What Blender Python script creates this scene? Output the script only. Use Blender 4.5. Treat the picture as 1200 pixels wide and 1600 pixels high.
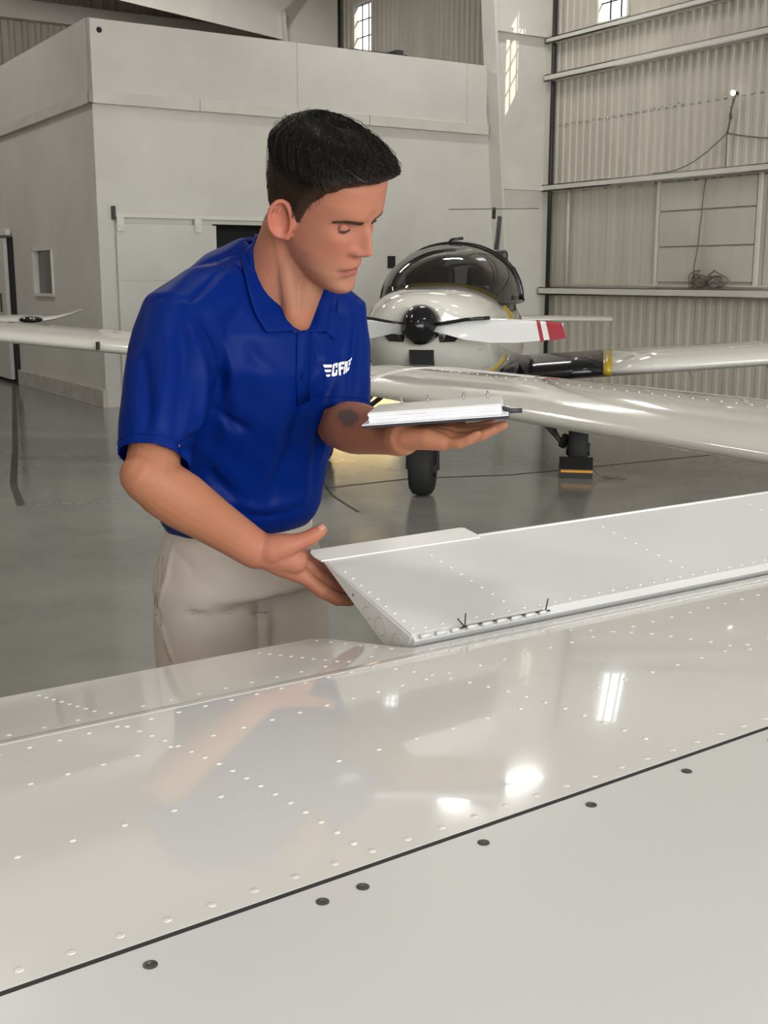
import bpy, bmesh, math, random
import numpy as np
from mathutils import Vector, Matrix, Quaternion
from mathutils.bvhtree import BVHTree

random.seed(7)
rng = np.random.default_rng(7)
scene = bpy.context.scene
for o in list(bpy.data.objects):
    bpy.data.objects.remove(o)

# ------------------------------------------------------------------ camera
FPX = 1800.0
PITCH = math.atan(368 / FPX)
CAMH = 1.42
cam_d = bpy.data.cameras.new('camera')
cam_d.sensor_fit = 'VERTICAL'
cam_d.sensor_height = 36.0
cam_d.lens = FPX / 1600 * 36.0
cam_d.clip_start = 0.05
cam = bpy.data.objects.new('camera', cam_d)
scene.collection.objects.link(cam)
cam.location = (0, 0, CAMH)
cam.rotation_euler = (math.pi / 2 - PITCH, 0, 0)
scene.camera = cam

TH = math.atan2(.6556, 1.0207)
D2 = np.array([math.cos(TH), math.sin(TH), 0.0])      # along the office front, away to the right
D1 = np.array([-math.sin(TH), math.cos(TH), 0.0])     # along the right wall, away to the left
C0 = np.array([-3.061, 12.699, 0.0])                  # office corner on the floor
HM = Matrix.Translation(C0) @ Matrix.Rotation(TH, 4, 'Z')
WM = Matrix.Rotation(TH, 4, 'Z')

# ------------------------------------------------------------------ world, sun, daylight, exposure
world = bpy.data.worlds.new('world')
scene.world = world
world.use_nodes = True
wn = world.node_tree
bgn = wn.nodes['Background']
sky = wn.nodes.new('ShaderNodeTexSky')
sky.sky_type = 'NISHITA'
sky.sun_disc = False
sky.sun_elevation = math.radians(39)
sky.air_density = 1.0
sky.dust_density = 2.0
wn.links.new(sky.outputs[0], bgn.inputs[0])
bgn.inputs[1].default_value = 0.35

sun_d = bpy.data.lights.new('sun', 'SUN')
sun_d.energy = 9.0
sun_d.angle = math.radians(0.6)
sun_d.color = (1.0, 0.86, 0.62)
sun = bpy.data.objects.new('sun', sun_d)
scene.collection.objects.link(sun)
sv = HM.to_3x3() @ Vector((-.65, 1.17, -1.1))
sun.rotation_euler = sv.to_track_quat('-Z', 'Y').to_euler()

def area(name, loc, look, sx, sy, power, col):
    d = bpy.data.lights.new(name, 'AREA')
    d.shape = 'RECTANGLE'
    d.size, d.size_y = sx, sy
    d.energy = power
    d.color = col
    o = bpy.data.objects.new(name, d)
    scene.collection.objects.link(o)
    o.location = HM @ Vector(loc)
    v = HM.to_3x3() @ Vector(look)
    o.rotation_euler = v.to_track_quat('-Z', 'Y').to_euler()
    return o

# daylight entering through the open hangar door behind the photographer
area('door_daylight', (-3.5, -23.6, 2.7), (0.0, 1, 0.06), 15.0, 5.0, 1750, (1.0, 0.985, 0.95))

scene.view_settings.view_transform = 'Standard'
scene.view_settings.look = 'None'
scene.view_settings.exposure = 0.0
scene.view_settings.gamma = 1.0
scene.view_settings.use_curve_mapping = False
scene.cycles.max_bounces = 7
scene.cycles.diffuse_bounces = 4
scene.cycles.adaptive_threshold = .02
scene.cycles.glossy_bounces = 4
scene.cycles.transparent_max_bounces = 12
scene.cycles.caustics_reflective = False
scene.cycles.caustics_refractive = False
scene.cycles.sample_clamp_indirect = 6.0

# ------------------------------------------------------------------ helpers
def ray(u, v):
    fw = np.array([0, math.cos(PITCH), -math.sin(PITCH)])
    up = np.array([0, math.sin(PITCH), math.cos(PITCH)])
    return np.array([(u - 600) / FPX, 0, 0]) + fw - (v - 800) / FPX * up
CAMP = np.array([0, 0, CAMH])
def PY(u, v, Y):
    r = ray(u, v)
    return CAMP + r * (Y / r[1])
def PZ(u, v, z):
    r = ray(u, v)
    return CAMP + r * ((z - CAMH) / r[2])
def nrm(v):
    v = np.asarray(v, float)
    return v / (np.linalg.norm(v) + 1e-12)

def T4(x): return Matrix.Translation(Vector(x))

class MB:
    def __init__(self):
        self.v, self.f = [], []
    def add(self, verts, faces):
        b = len(self.v)
        self.v += [tuple(float(c) for c in p) for p in verts]
        self.f += [tuple(i + b for i in q) for q in faces]
        return self
    def box(self, x0, x1, y0, y1, z0, z1, M=None):
        vs = [(x, y, z) for x in (x0, x1) for y in (y0, y1) for z in (z0, z1)]
        if M is not None:
            vs = [tuple(M @ Vector(p)) for p in vs]
        return self.add(vs, [(0, 1, 3, 2), (4, 6, 7, 5), (0, 4, 5, 1), (2, 3, 7, 6), (0, 2, 6, 4), (1, 5, 7, 3)])
    def loft(self, rings, cap=True, closed=True):
        n = len(rings[0]); vs = []; fs = []
        for r in rings:
            vs += [tuple(p) for p in r]
        for i in range(len(rings) - 1):
            for j in range(n if closed else n - 1):
                k = (j + 1) % n
                fs.append((i * n + j, i * n + k, (i + 1) * n + k, (i + 1) * n + j))
        if cap and closed:
            fs.append(tuple(range(n))[::-1])
            fs.append(tuple((len(rings) - 1) * n + j for j in range(n)))
        return self.add(vs, fs)
    def tube(self, path, rad, n=10, cap=True, ref=None, flat=1.0, rnd=False):
        """swept round or elliptic tube; rad scalar or list; flat = second axis / first axis; ref = direction of first axis"""
        P = [np.asarray(p, float) for p in path]
        m = len(P)
        R = [rad] * m if np.isscalar(rad) else list(rad)
        if rnd:   # rounded ends
            t0 = nrm(P[0] - P[1]); t1 = nrm(P[-1] - P[-2])
            a = [(.5, .87), (.87, .5), (.99, .12)]
            P = [P[0] + t0 * R[0] * s for s, _ in a[::-1]] + P + [P[-1] + t1 * R[-1] * s for s, _ in a]
            R = [R[0] * c for _, c in a[::-1]] + R + [R[-1] * c for _, c in a]
            m = len(P)
        rings = []
        e1 = None
        for i in range(m):
            t = nrm(P[min(i + 1, m - 1)] - P[max(i - 1, 0)])
            if e1 is None:
                q = np.asarray(ref, float) if ref is not None else (np.array([0, 0, 1.]) if abs(t[2]) < .9 else np.array([1., 0, 0]))
                e1 = nrm(q - t * (q @ t))
            else:
                e1 = nrm(e1 - t * (e1 @ t))
            e2 = np.cross(t, e1)
            rings.append([P[i] + R[i] * (math.cos(a) * e1 + flat * math.sin(a) * e2) for a in np.arange(n) * 2 * math.pi / n])
        return self.loft(rings, cap)
    def sphere(self, c, r, nu=16, nv=10, M=None):
        rs = (r, r, r) if np.isscalar(r) else r
        vs = [(0, 0, rs[2])]
        for i in range(1, nv):
            a = math.pi * i / nv
            for j in range(nu):
                b = 2 * math.pi * j / nu
                vs.append((rs[0] * math.sin(a) * math.cos(b), rs[1] * math.sin(a) * math.sin(b), rs[2] * math.cos(a)))
        vs.append((0, 0, -rs[2]))
        fs = [(0, 1 + j, 1 + (j + 1) % nu) for j in range(nu)]
        for i in range(nv - 2):
            for j in range(nu):
                a = 1 + i * nu + j; b = 1 + i * nu + (j + 1) % nu
                fs.append((a, a + nu, b + nu, b))
        L = len(vs) - 1; o = 1 + (nv - 2) * nu
        fs += [(o + j, L, o + (j + 1) % nu) for j in range(nu)]
        out = []
        for p in vs:
            q = Vector(p)
            if M is not None:
                q = M.to_3x3() @ q
            out.append((q[0] + c[0], q[1] + c[1], q[2] + c[2]))
        return self.add(out, fs)
    def prism(self, poly, axis_vec):
        n = len(poly)
        a = [np.asarray(p, float) for p in poly]; b = [p + np.asarray(axis_vec, float) for p in a]
        fs = [tuple(range(n))[::-1], tuple(range(n, 2 * n))] + [(i, (i + 1) % n, n + (i + 1) % n, n + i) for i in range(n)]
        return self.add(a + b, fs)
    def build(self, name, mat=None, parent=None, smooth=False, M=None, angle=None, bevel=0):
        me = bpy.data.meshes.new(name)
        vs = self.v if M is None else [tuple(M @ Vector(p)) for p in self.v]
        me.from_pydata(vs, [], self.f)
        bm = bmesh.new(); bm.from_mesh(me)
        bmesh.ops.recalc_face_normals(bm, faces=bm.faces)
        if bevel:
            bmesh.ops.bevel(bm, geom=bm.edges[:], offset=bevel, segments=2, affect='EDGES', profile=.5, clamp_overlap=True)
        bm.to_mesh(me); bm.free()
        if smooth or angle:
            me.polygons.foreach_set('use_smooth', [True] * len(me.polygons))
            if angle:
                me.set_sharp_from_angle(angle=math.radians(angle))
        if mat is not None:
            me.materials.append(mat)
        return link(name, me, parent)

def link(name, me, parent=None, M=None):
    o = bpy.data.objects.new(name, me)
    scene.collection.objects.link(o)
    if M is not None:
        o.matrix_basis = M
    if parent is not None:
        o.parent = parent
        o.matrix_parent_inverse = wmat(parent).inverted()
    return o
WMAT = {}
def wmat(o):
    # world matrices of parents are plain translations set by empty(), or identity
    return WMAT.get(o.name, Matrix.Identity(4))
def empty(name, loc, label, cat, group=None):
    o = bpy.data.objects.new(name, None)
    scene.collection.objects.link(o)
    o.empty_display_size = .1
    o.location = Vector(loc)
    WMAT[o.name] = Matrix.Translation(Vector(loc))
    return tag(o, label, cat, group)
def tag(o, label, cat=None, group=None):
    o['label'] = label
    if cat: o['category'] = cat
    if group: o['group'] = group
    return o
def struct(o, label=None):
    o['kind'] = 'structure'
    if label: o['label'] = label
    return o

# ------------------------------------------------------------------ materials
def mat(name, col, rough=.5, metal=0., noise=0., nscale=5., bump=0., bscale=40., spec=.5, coat=0., sss=0., stretch=(1, 1, 1), dark=None, coatr=.05):
    m = bpy.data.materials.new(name)
    m.use_nodes = True
    nt = m.node_tree; b = nt.nodes['Principled BSDF']
    b.inputs['Base Color'].default_value = (*col, 1)
    b.inputs['Roughness'].default_value = rough
    b.inputs['Metallic'].default_value = metal
    b.inputs['Specular IOR Level'].default_value = spec
    b.inputs['Coat Weight'].default_value = coat
    b.inputs['Coat Roughness'].default_value = coatr
    if sss:
        b.inputs['Subsurface Weight'].default_value = sss
        b.inputs['Subsurface Radius'].default_value = (1.0, .35, .2)
        b.inputs['Subsurface Scale'].default_value = .006
    if noise or bump:
        tc = nt.nodes.new('ShaderNodeTexCoord'); mp = nt.nodes.new('ShaderNodeMapping')
        mp.inputs['Scale'].default_value = stretch
        nt.links.new(tc.outputs['Object'], mp.inputs[0])
    if noise:
        nz = nt.nodes.new('ShaderNodeTexNoise'); nz.inputs['Scale'].default_value = nscale
        nz.inputs['Detail'].default_value = 5; nz.inputs['Roughness'].default_value = .6
        nt.links.new(mp.outputs[0], nz.inputs['Vector'])
        rp = nt.nodes.new('ShaderNodeValToRGB')
        rp.color_ramp.elements[0].position = .3; rp.color_ramp.elements[1].position = .7
        d = dark if dark else tuple(c * (1 - noise) for c in col)
        rp.color_ramp.elements[0].color = (*d, 1)
        rp.color_ramp.elements[1].color = (*[min(1, c * (1 + noise * .4)) for c in col], 1)
        nt.links.new(nz.outputs['Fac'], rp.inputs[0]); nt.links.new(rp.outputs[0], b.inputs['Base Color'])
    if bump:
        n2 = nt.nodes.new('ShaderNodeTexNoise'); n2.inputs['Scale'].default_value = bscale; n2.inputs['Detail'].default_value = 3
        nt.links.new(mp.outputs[0], n2.inputs['Vector'])
        bp = nt.nodes.new('ShaderNodeBump'); bp.inputs['Strength'].default_value = bump; bp.inputs['Distance'].default_value = .01
        nt.links.new(n2.outputs['Fac'], bp.inputs['Height']); nt.links.new(bp.outputs[0], b.inputs['Normal'])
    return m
def mat_attr(name, rough=.5, sss=0., spec=.5, bump=0., bscale=400):
    m = mat(name, (.5, .5, .5), rough, spec=spec, sss=sss, bump=bump, bscale=bscale)
    nt = m.node_tree; a = nt.nodes.new('ShaderNodeAttribute'); a.attribute_name = 'tint'
    nt.links.new(a.outputs['Color'], nt.nodes['Principled BSDF'].inputs['Base Color'])
    return m
def mat_glass(name, tint, refl=.12, rough=.02):
    m = bpy.data.materials.new(name); m.use_nodes = True
    nt = m.node_tree; nt.nodes.remove(nt.nodes['Principled BSDF'])
    out = nt.nodes['Material Output']
    tr = nt.nodes.new('ShaderNodeBsdfTransparent'); tr.inputs[0].default_value = (*tint, 1)
    gl = nt.nodes.new('ShaderNodeBsdfGlossy'); gl.inputs['Roughness'].default_value = rough
    lw = nt.nodes.new('ShaderNodeLayerWeight'); lw.inputs['Blend'].default_value = .5
    pw = nt.nodes.new('ShaderNodeMath'); pw.operation = 'POWER'; pw.inputs[1].default_value = 4.0
    ma = nt.nodes.new('ShaderNodeMath'); ma.operation = 'MULTIPLY_ADD'; ma.inputs[1].default_value = .75; ma.inputs[2].default_value = refl
    nt.links.new(lw.outputs['Facing'], pw.inputs[0]); nt.links.new(pw.outputs[0], ma.inputs[0])
    mx = nt.nodes.new('ShaderNodeMixShader')
    nt.links.new(ma.outputs[0], mx.inputs[0]); nt.links.new(tr.outputs[0], mx.inputs[1]); nt.links.new(gl.outputs[0], mx.inputs[2])
    nt.links.new(mx.outputs[0], out.inputs[0])
    return m
def mat_emit(name, col, strength):
    m = bpy.data.materials.new(name); m.use_nodes = True
    nt = m.node_tree; b = nt.nodes['Principled BSDF']
    b.inputs['Base Color'].default_value = (*col, 1)
    b.inputs['Emission Color'].default_value = (*col, 1); b.inputs['Emission Strength'].default_value = strength
    return m

M_wall = mat('painted_masonry', (.62, .61, .575), .55, noise=.10, nscale=.9, bump=.12, bscale=14)
M_wallside = M_wall
M_ledge = mat('ledge_paint', (.62, .60, .56), .5, noise=.12, nscale=2)
M_sheet = mat('painted_sheet_metal', (.57, .535, .475), .45, noise=.14, nscale=1.4, stretch=(2, 2, .25))
M_sheetback = mat('shaded_sheet_metal', (.50, .465, .41), .5, noise=.2, nscale=1.4, stretch=(2, 2, .25))  # darker copy of the painted sheet, rear bay shade put into the colour
M_steel = mat('painted_steel', (.68, .665, .62), .45, noise=.08, nscale=2)
M_roof = mat('roof_sheet', (.55, .53, .50), .6, noise=.15, nscale=.8)
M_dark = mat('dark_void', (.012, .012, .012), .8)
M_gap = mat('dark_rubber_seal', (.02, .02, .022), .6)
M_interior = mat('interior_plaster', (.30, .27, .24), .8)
M_base = mat('concrete_curb', (.50, .48, .44), .7, noise=.2, nscale=6)
M_black = mat('black_paint', (.008, .008, .010), .14, spec=.35, coat=.15)
M_fin = mat('fin_dark_blue', (.012, .016, .035), .4)
M_rubber = mat('tire_rubber', (.012, .012, .012), .75, bump=.15, bscale=60)
M_bplastic = mat('black_plastic', (.02, .02, .02), .45)
M_yellow = mat('yellow_stripe_paint', (.42, .30, .015), .3, coat=.4)
M_orange = mat('orange_tape', (.75, .33, .03), .5)
M_red = mat('red_paint', (.33, .012, .03), .3)
M_plane = mat('aircraft_white_gloss', (.70, .685, .635), .16, coat=1.0, noise=.03, nscale=1.0)
M_prop = mat('propeller_white', (.72, .72, .72), .3, coat=.5)
M_chrome = mat('bare_metal', (.6, .6, .6), .25, metal=1.0)
M_wing = mat('wing_white_gloss', (.76, .755, .73), .10, spec=.35, coat=.6, noise=.03, nscale=2.2, bump=.006, bscale=3.0, coatr=.03)
M_wingfront = mat('wing_white_satin', (.66, .665, .66), .36, coat=.12, noise=.03, nscale=2.0, coatr=.2)
M_ail = mat('control_surface_white', (.655, .66, .655), .34, coat=.15, noise=.02, nscale=3, coatr=.2)
M_tab = mat('trim_tab_white', (.76, .76, .74), .3)
M_rivet = mat('rivet_paint', (.74, .735, .71), .22, coat=.4)
M_screw = mat('steel_screw', (.10, .10, .10), .4, metal=.6)
M_wire = mat('dark_wire', (.03, .03, .03), .45)
M_cable = mat('grey_cable', (.16, .14, .12), .7)
M_paper = mat('paper', (.80, .80, .84), .8, noise=.03, nscale=30)
M_page = mat('paper_top', (.68, .68, .66), .8)
M_cover = mat('binder_cover', (.022, .024, .03), .45)
M_shirt = mat('blue_polyester', (.0006, .0135, .135), .42, spec=.07, noise=.06, nscale=3, bump=.05, bscale=900)
M_collar = mat('blue_knit', (.0006, .0135, .135), .5, spec=.06, bump=.12, bscale=700)
M_pants = mat('khaki_cotton', (.50, .43, .375), .8, noise=.10, nscale=5, bump=.10, bscale=500)
M_stitch_shade = mat('khaki_stitch_and_shade', (.30, .26, .22), .9)
M_skin = mat_attr('skin', .52, sss=.10, spec=.28, bump=.05, bscale=500)
M_hair = mat_attr('hair', .36, spec=.20)
M_brow = mat('brow_hair', (.035, .018, .010), .6)
M_eye = mat_attr('eyeball', .12)
M_logo = mat('white_print', (.78, .80, .86), .6)
M_shoe = mat('dark_leather', (.03, .022, .018), .5)
M_warm = mat('warm_interior_wall', (.80, .72, .55), .7)
M_canopy = mat_glass('tinted_canopy', (.34, .34, .35), .09)
M_pane = mat_glass('window_glass', (.9, .93, .95), .04)
M_paneoffice = mat_glass('office_window_glass', (.5, .47, .44), .1)
M_bulb = mat_emit('bulb', (1, .95, .85), 6)
M_lamp = mat_emit('lamp_diffuser', (1, .98, .94), 9)

# polished epoxy floor with stains
def floor_material():
    m = mat('polished_concrete', (.2, .2, .185), .12)
    nt = m.node_tree; b = nt.nodes['Principled BSDF']
    tc = nt.nodes.new('ShaderNodeTexCoord')
    n1 = nt.nodes.new('ShaderNodeTexNoise'); n1.inputs['Scale'].default_value = .35; n1.inputs['Detail'].default_value = 6
    n2 = nt.nodes.new('ShaderNodeTexNoise'); n2.inputs['Scale'].default_value = 1.7; n2.inputs['Detail'].default_value = 8; n2.inputs['Roughness'].default_value = .7
    nt.links.new(tc.outputs['Object'], n1.inputs['Vector']); nt.links.new(tc.outputs['Object'], n2.inputs['Vector'])
    mx = nt.nodes.new('ShaderNodeMath'); mx.operation = 'ADD'
    nt.links.new(n1.outputs['Fac'], mx.inputs[0]); nt.links.new(n2.outputs['Fac'], mx.inputs[1])
    rp = nt.nodes.new('ShaderNodeValToRGB')
    rp.color_ramp.elements[0].position = .36; rp.color_ramp.elements[0].color = (.20, .20, .185, 1)
    rp.color_ramp.elements[1].position = .62; rp.color_ramp.elements[1].color = (.295, .295, .272, 1)
    hf = nt.nodes.new('ShaderNodeMath'); hf.operation = 'MULTIPLY'; hf.inputs[1].default_value = .5
    nt.links.new(mx.outputs[0], hf.inputs[0]); nt.links.new(hf.outputs[0], rp.inputs[0])
    nt.links.new(rp.outputs[0], b.inputs['Base Color'])
    r2 = nt.nodes.new('ShaderNodeMapRange'); r2.inputs['To Min'].default_value = .07; r2.inputs['To Max'].default_value = .24
    nt.links.new(n2.outputs['Fac'], r2.inputs['Value']); nt.links.new(r2.outputs[0], b.inputs['Roughness'])
    bp = nt.nodes.new('ShaderNodeBump'); bp.inputs['Strength'].default_value = .05; bp.inputs['Distance'].default_value = .02
    nt.links.new(n1.outputs['Fac'], bp.inputs['Height']); nt.links.new(bp.outputs[0], b.inputs['Normal'])
    b.inputs['Specular IOR Level'].default_value = .6
    return m
M_floor = floor_material()
M_crack = mat('floor_joint', (.06, .06, .055), .6)
M_scuff = mat('floor_scuff', (.42, .42, .40), .5)

# ================================================================== HANGAR
XW, XL, YB, YF, ZE = 6.12, -13.0, 8.0, -24.0, 6.6
floor = struct(MB().box(XL - .3, XW + .3, YF - .3, YB + .3, -.2, 0).build('floor', M_floor, M=HM))
# floor joints and scuff marks seen behind the mechanic
def floor_strip(name, pts, w, m):
    mb = MB()
    for a, b in zip(pts[:-1], pts[1:]):
        a = np.array(a); b = np.array(b); t = nrm(b - a); q = np.array([-t[1], t[0], 0]) * w / 2
        up = np.array([0, 0, .0015])
        mb.add([a - q + up, b - q + up, b + q + up, a + q + up], [(0, 1, 2, 3)])
    return mb.build(name, m, floor)
floor_strip('joint', [PZ(u, v, 0) for u, v in ((490, 765), (640, 748), (800, 742), (1000, 722), (1200, 702))], .022, M_crack)
floor_strip('joint', [PZ(u, v, 0) for u, v in ((498, 745), (520, 775), (560, 800))], .02, M_crack)
floor_strip('joint', [PZ(u, v, 0) for u, v in ((22, 600), (24, 700), (21, 757), (33, 790))], .05, M_crack)
for k in range(14):
    u = 60 + k * 9.5 + random.uniform(-3, 3)
    floor_strip('scuff', [PZ(u, 789 - k * .35, 0), PZ(u + random.uniform(3, 9), 789 - k * .35 + random.uniform(-1, 1), 0)], .022, M_scuff)

def corrug(x_of, y0, y1, z0, z1, pitch, depth, swap=False):
    """trapezoid ribbed sheet in hangar coordinates running along y (or along x when swap)"""
    prof = []
    y = y0
    while y < y1 - 1e-6:
        for t, d in ((0, 0), (.45, 0), (.58, depth), (.87, depth)):
            if y + t * pitch < y1: prof.append((y + t * pitch, d))
        y += pitch
    prof.append((y1, 0))
    vs, fs = [], []
    for (a, d) in prof:
        for z in (z0, z1):
            vs.append((x_of - d, a, z) if not swap else (a, x_of - d, z))
    for i in range(len(prof) - 1):
        fs.append((2 * i, 2 * i + 2, 2 * i + 3, 2 * i + 1))
    return vs, fs
# right wall: one thick backing shell with window openings, plus ribbed sheets on the inside
WIN = [(-1.56, -1.0), (4.2, 4.78), (-7.2, -6.64), (-12.8, -12.24), (-18.4, -17.84)]
ZW0, ZW1 = 4.45, 5.75
wr = MB()
cuts = sorted(WIN); yy = YF
for a, b in cuts:
    wr.box(XW + .03, XW + .06, yy, a, 0, ZE + 2.2)
    wr.box(XW + .03, XW + .06, a, b, 0, ZW0); wr.box(XW + .03, XW + .06, a, b, ZW1, ZE + 2.2)
    yy = b
wr.box(XW + .03, XW + .06, yy, YB, 0, ZE + 2.2)
wall_right = struct(wr.build('wall_right', M_sheet, M=HM), 'ribbed white sheet metal side wall of the hangar')
def sheet(y0, y1, z0, z1, pitch, depth, m=M_sheet):
    mb = MB(); mb.add(*corrug(XW + .025, y0, y1, z0, z1, pitch, depth)); return mb.build('wall_sheet', m, wall_right, M=HM)
sheet(-11, -.2, 2.5, 3.36, .125, .015); sheet(-11, -.2, 3.34, 3.92, .125, .016)
yy = -11
for a, b in [w for w in cuts if w[0] > -11] + [(8, 8)]:
    m = M_sheet if a < 2 else M_sheetback
    y_end = min(a, 8)
    if yy < -.2 < y_end:
        sheet(yy, -.2, 3.9, ZE + 1.5, .125, .016); sheet(-.05, y_end, 3.9, ZE + 1.5, .125, .016, M_sheetback)
    elif y_end > yy:
        sheet(yy, y_end, 3.9, ZE + 1.5, .125, .016, m)
    if a < 8:
        sheet(a, b, 3.9, ZW0, .125, .016, m); sheet(a, b, ZW1, ZE + 1.5, .125, .016, m)
    yy = b
for y0, y1 in ((-11, -9.2), (-9.2, -7.4), (-7.4, -5.6), (-5.6, -3.75), (-3.75, -2.2), (-2.2, -.62), (-.62, -.2)):
    sheet(y0 + .004, y1 - .004, 1.22, 2.52, .31, .006)
    sheet(y0 + .004, y1 - .004, 0, 1.24, .155, .009)
# horizontal girts
for z, h, d in ((4.40, .075, .11), (3.94, .085, .12), (2.56, .085, .12), (1.23, .10, .13)):
    mb = MB()
    mb.box(XW - d, XW + .01, -11, -.18, z - h / 2, z - h / 2 + .018)
    mb.box(XW - d, XW - d + .016, -11, -.18, z - h / 2, z + h / 2)
    mb.box(XW - d, XW + .01, -11, -.18, z + h / 2 - .012, z + h / 2)
    mb.build('girt', M_steel, wall_right, M=HM)
MB().tube([(XW - .03, y, 1.31) for y in (-11, -.3)], .013, 8).build('conduit', M_steel, wall_right, M=HM, smooth=True)
# access panel with rows of plates
for r, (z0, z1) in enumerate(((1.36, 1.75), (1.77, 2.16), (2.18, 2.5))):
    MB().box(XW - .012, XW + .02, -3.64, -2.22, z0, z1).build('wall_panel', M_sheet, wall_right, M=HM, bevel=.003)
MB().box(XW - .02, XW + .02, -2.21, -2.17, 1.3, 2.52).build('panel_trim', M_steel, wall_right, M=HM)
MB().box(XW - .02, XW + .02, -3.70, -3.66, 1.3, 2.52).build('panel_trim', M_steel, wall_right, M=HM)
MB().tube([(XW - .03, -.62, 1.3), (XW - .03, -.62, 2.5)], .02, 8).build('downpipe', M_sheet, wall_right, M=HM, smooth=True)
# bright metal beads stand in for pin holes of daylight along the lap
for k in range(16):
    y = -.5 - k * .125 * 1.03
    MB().sphere((XW - .004, y, 3.315 + .035 * (-y - .5)), .009 if k % 3 else .013, 6, 4).build('daylight_bead', M_chrome, wall_right, M=HM)
# windows of the right wall
def wall_window(n, y0, y1):
    w = MB()
    t = .035
    for a in ((y0, y0 + t), (y1 - t, y1)):
        w.box(XW - .01, XW + .07, a[0], a[1], ZW0, ZW1)
    w.box(XW - .01, XW + .07, y0, y1, ZW0, ZW0 + t); w.box(XW - .01, XW + .07, y0, y1, ZW1 - t, ZW1)
    o = struct(w.build('window_%d' % n, M_steel, M=HM))
    for k in (1, 2):
        yk = y0 + (y1 - y0) * k / 3
        MB().box(XW + .045, XW + .06, yk - .009, yk + .009, ZW0, ZW1).build('muntin', M_wire, o, M=HM)
    for k in (1, 2, 3, 4):
        zk = ZW0 + (ZW1 - ZW0) * k / 5
        MB().box(XW + .045, XW + .06, y0, y1, zk - .008, zk + .008).build('muntin', M_wire, o, M=HM)
    MB().box(XW + .052, XW + .054, y0 + t, y1 - t, ZW0 + t, ZW1 - t).build('pane', M_pane, o, M=HM)
for i, (a, b) in enumerate(WIN):
    wall_window(i + 1, a, b)

# rigid frames: tapered column with flanges, web plate and rafter
def rigid_frame(n, y, z0=0.0):
    x_in0, x_in1, zt = 5.50, 5.06, 5.6      # inner flange at the floor and at the haunch
    web = MB().prism([(x_in0, y, z0), (XW, y, z0), (XW, y, zt + 1), (x_in1, y, zt), ], (0, .02, 0))
    o = struct(web.build('trim_%d' % n, M_steel, M=HM), 'tapered white steel column of the hangar frame')
    MB().prism([(x_in0 - .02, y - .12, z0), (x_in0 + .02, y - .12, z0), (x_in1 + .02, y - .12, zt), (x_in1 - .02, y - .12, zt)], (0, .26, 0)).build('flange', M_steel, o, M=HM)
    MB().box(XW - .035, XW, y - .12, y + .14, z0, zt + 1).build('outer_flange', M_steel, o, M=HM)
    MB().tube([(XW - .06, y - .16, .0), (XW - .06, y - .16, zt + .6)], .028, 10).build('drain_pipe', M_bplastic, o, M=HM, smooth=True)
    # rafter rising toward the ridge in the middle of the hangar
    a = np.array([x_in1 + .05, y, zt - .42]); xm = (XW + XL) / 2
    MB().prism([(XW, y, zt + 1.0), (x_in1, y, zt - .4), (x_in1 - 3.6, y, zt - .22 + .18), (xm, y, zt + .75), (xm, y, zt + 1.6 + 1.0)], (0, .02, 0)).build('rafter', M_steel, o, M=HM)
    return o
f1 = rigid_frame(1, -.12)
f2 = rigid_frame(2, 5.3)
for z in (4.47, 2.56):
    MB().box(5.2 if z > 4 else 5.35, XW, -.20, -.15, z - .03, z + .03).build('brace', M_steel, f1, M=HM)
# back wall and left wall and roof
mb = MB(); mb.add(*corrug(YB, XL, XW, 0, ZE + 2.5, .22, .05, swap=True))
wall_back = struct(mb.build('wall_back', M_sheetback, M=HM))
MB().box(XL, XW, YB - .25, YB - .06, 5.55, 5.85).build('girt', M_steel, wall_back, M=HM)
MB().box(XL, XW, YB + .02, YB + .2, 0, ZE + 2.5).build('outer_sheet', M_sheetback, wall_back, M=HM)
struct(MB().box(XL - .25, XL, YF, YB, 0, ZE + 2.2).build('wall_left', M_sheet, M=HM))
# front wall with the wide open door the daylight comes through
fr = MB()
fr.box(XL, -11.2, YF - .2, YF, 0, ZE + 2.5); fr.box(4.2, XW, YF - .2, YF, 0, ZE + 2.5); fr.box(-11.2, 4.2, YF - .2, YF, 5.3, ZE + 2.5)
struct(fr.build('wall_front', M_sheet, M=HM))
xm = (XW + XL) / 2
rf = MB()
for xa, za, xb, zb in ((XW + .3, ZE + .35, xm, 8.6), (XL - .3, ZE + .35, xm, 8.6)):
    rf.add([(xa, YF - .3, za), (xb, YF - .3, zb), (xb, YB + .3, zb), (xa, YB + .3, za), (xa, YF - .3, za + .1), (xb, YF - .3, zb + .1), (xb, YB + .3, zb + .1), (xa, YB + .3, za + .1)],
           [(0, 1, 2, 3), (4, 5, 6, 7), (0, 1, 5, 4), (1, 2, 6, 5), (2, 3, 7, 6), (3, 0, 4, 7)])
ceiling = struct(rf.build('ceiling', M_roof, M=HM))
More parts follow.
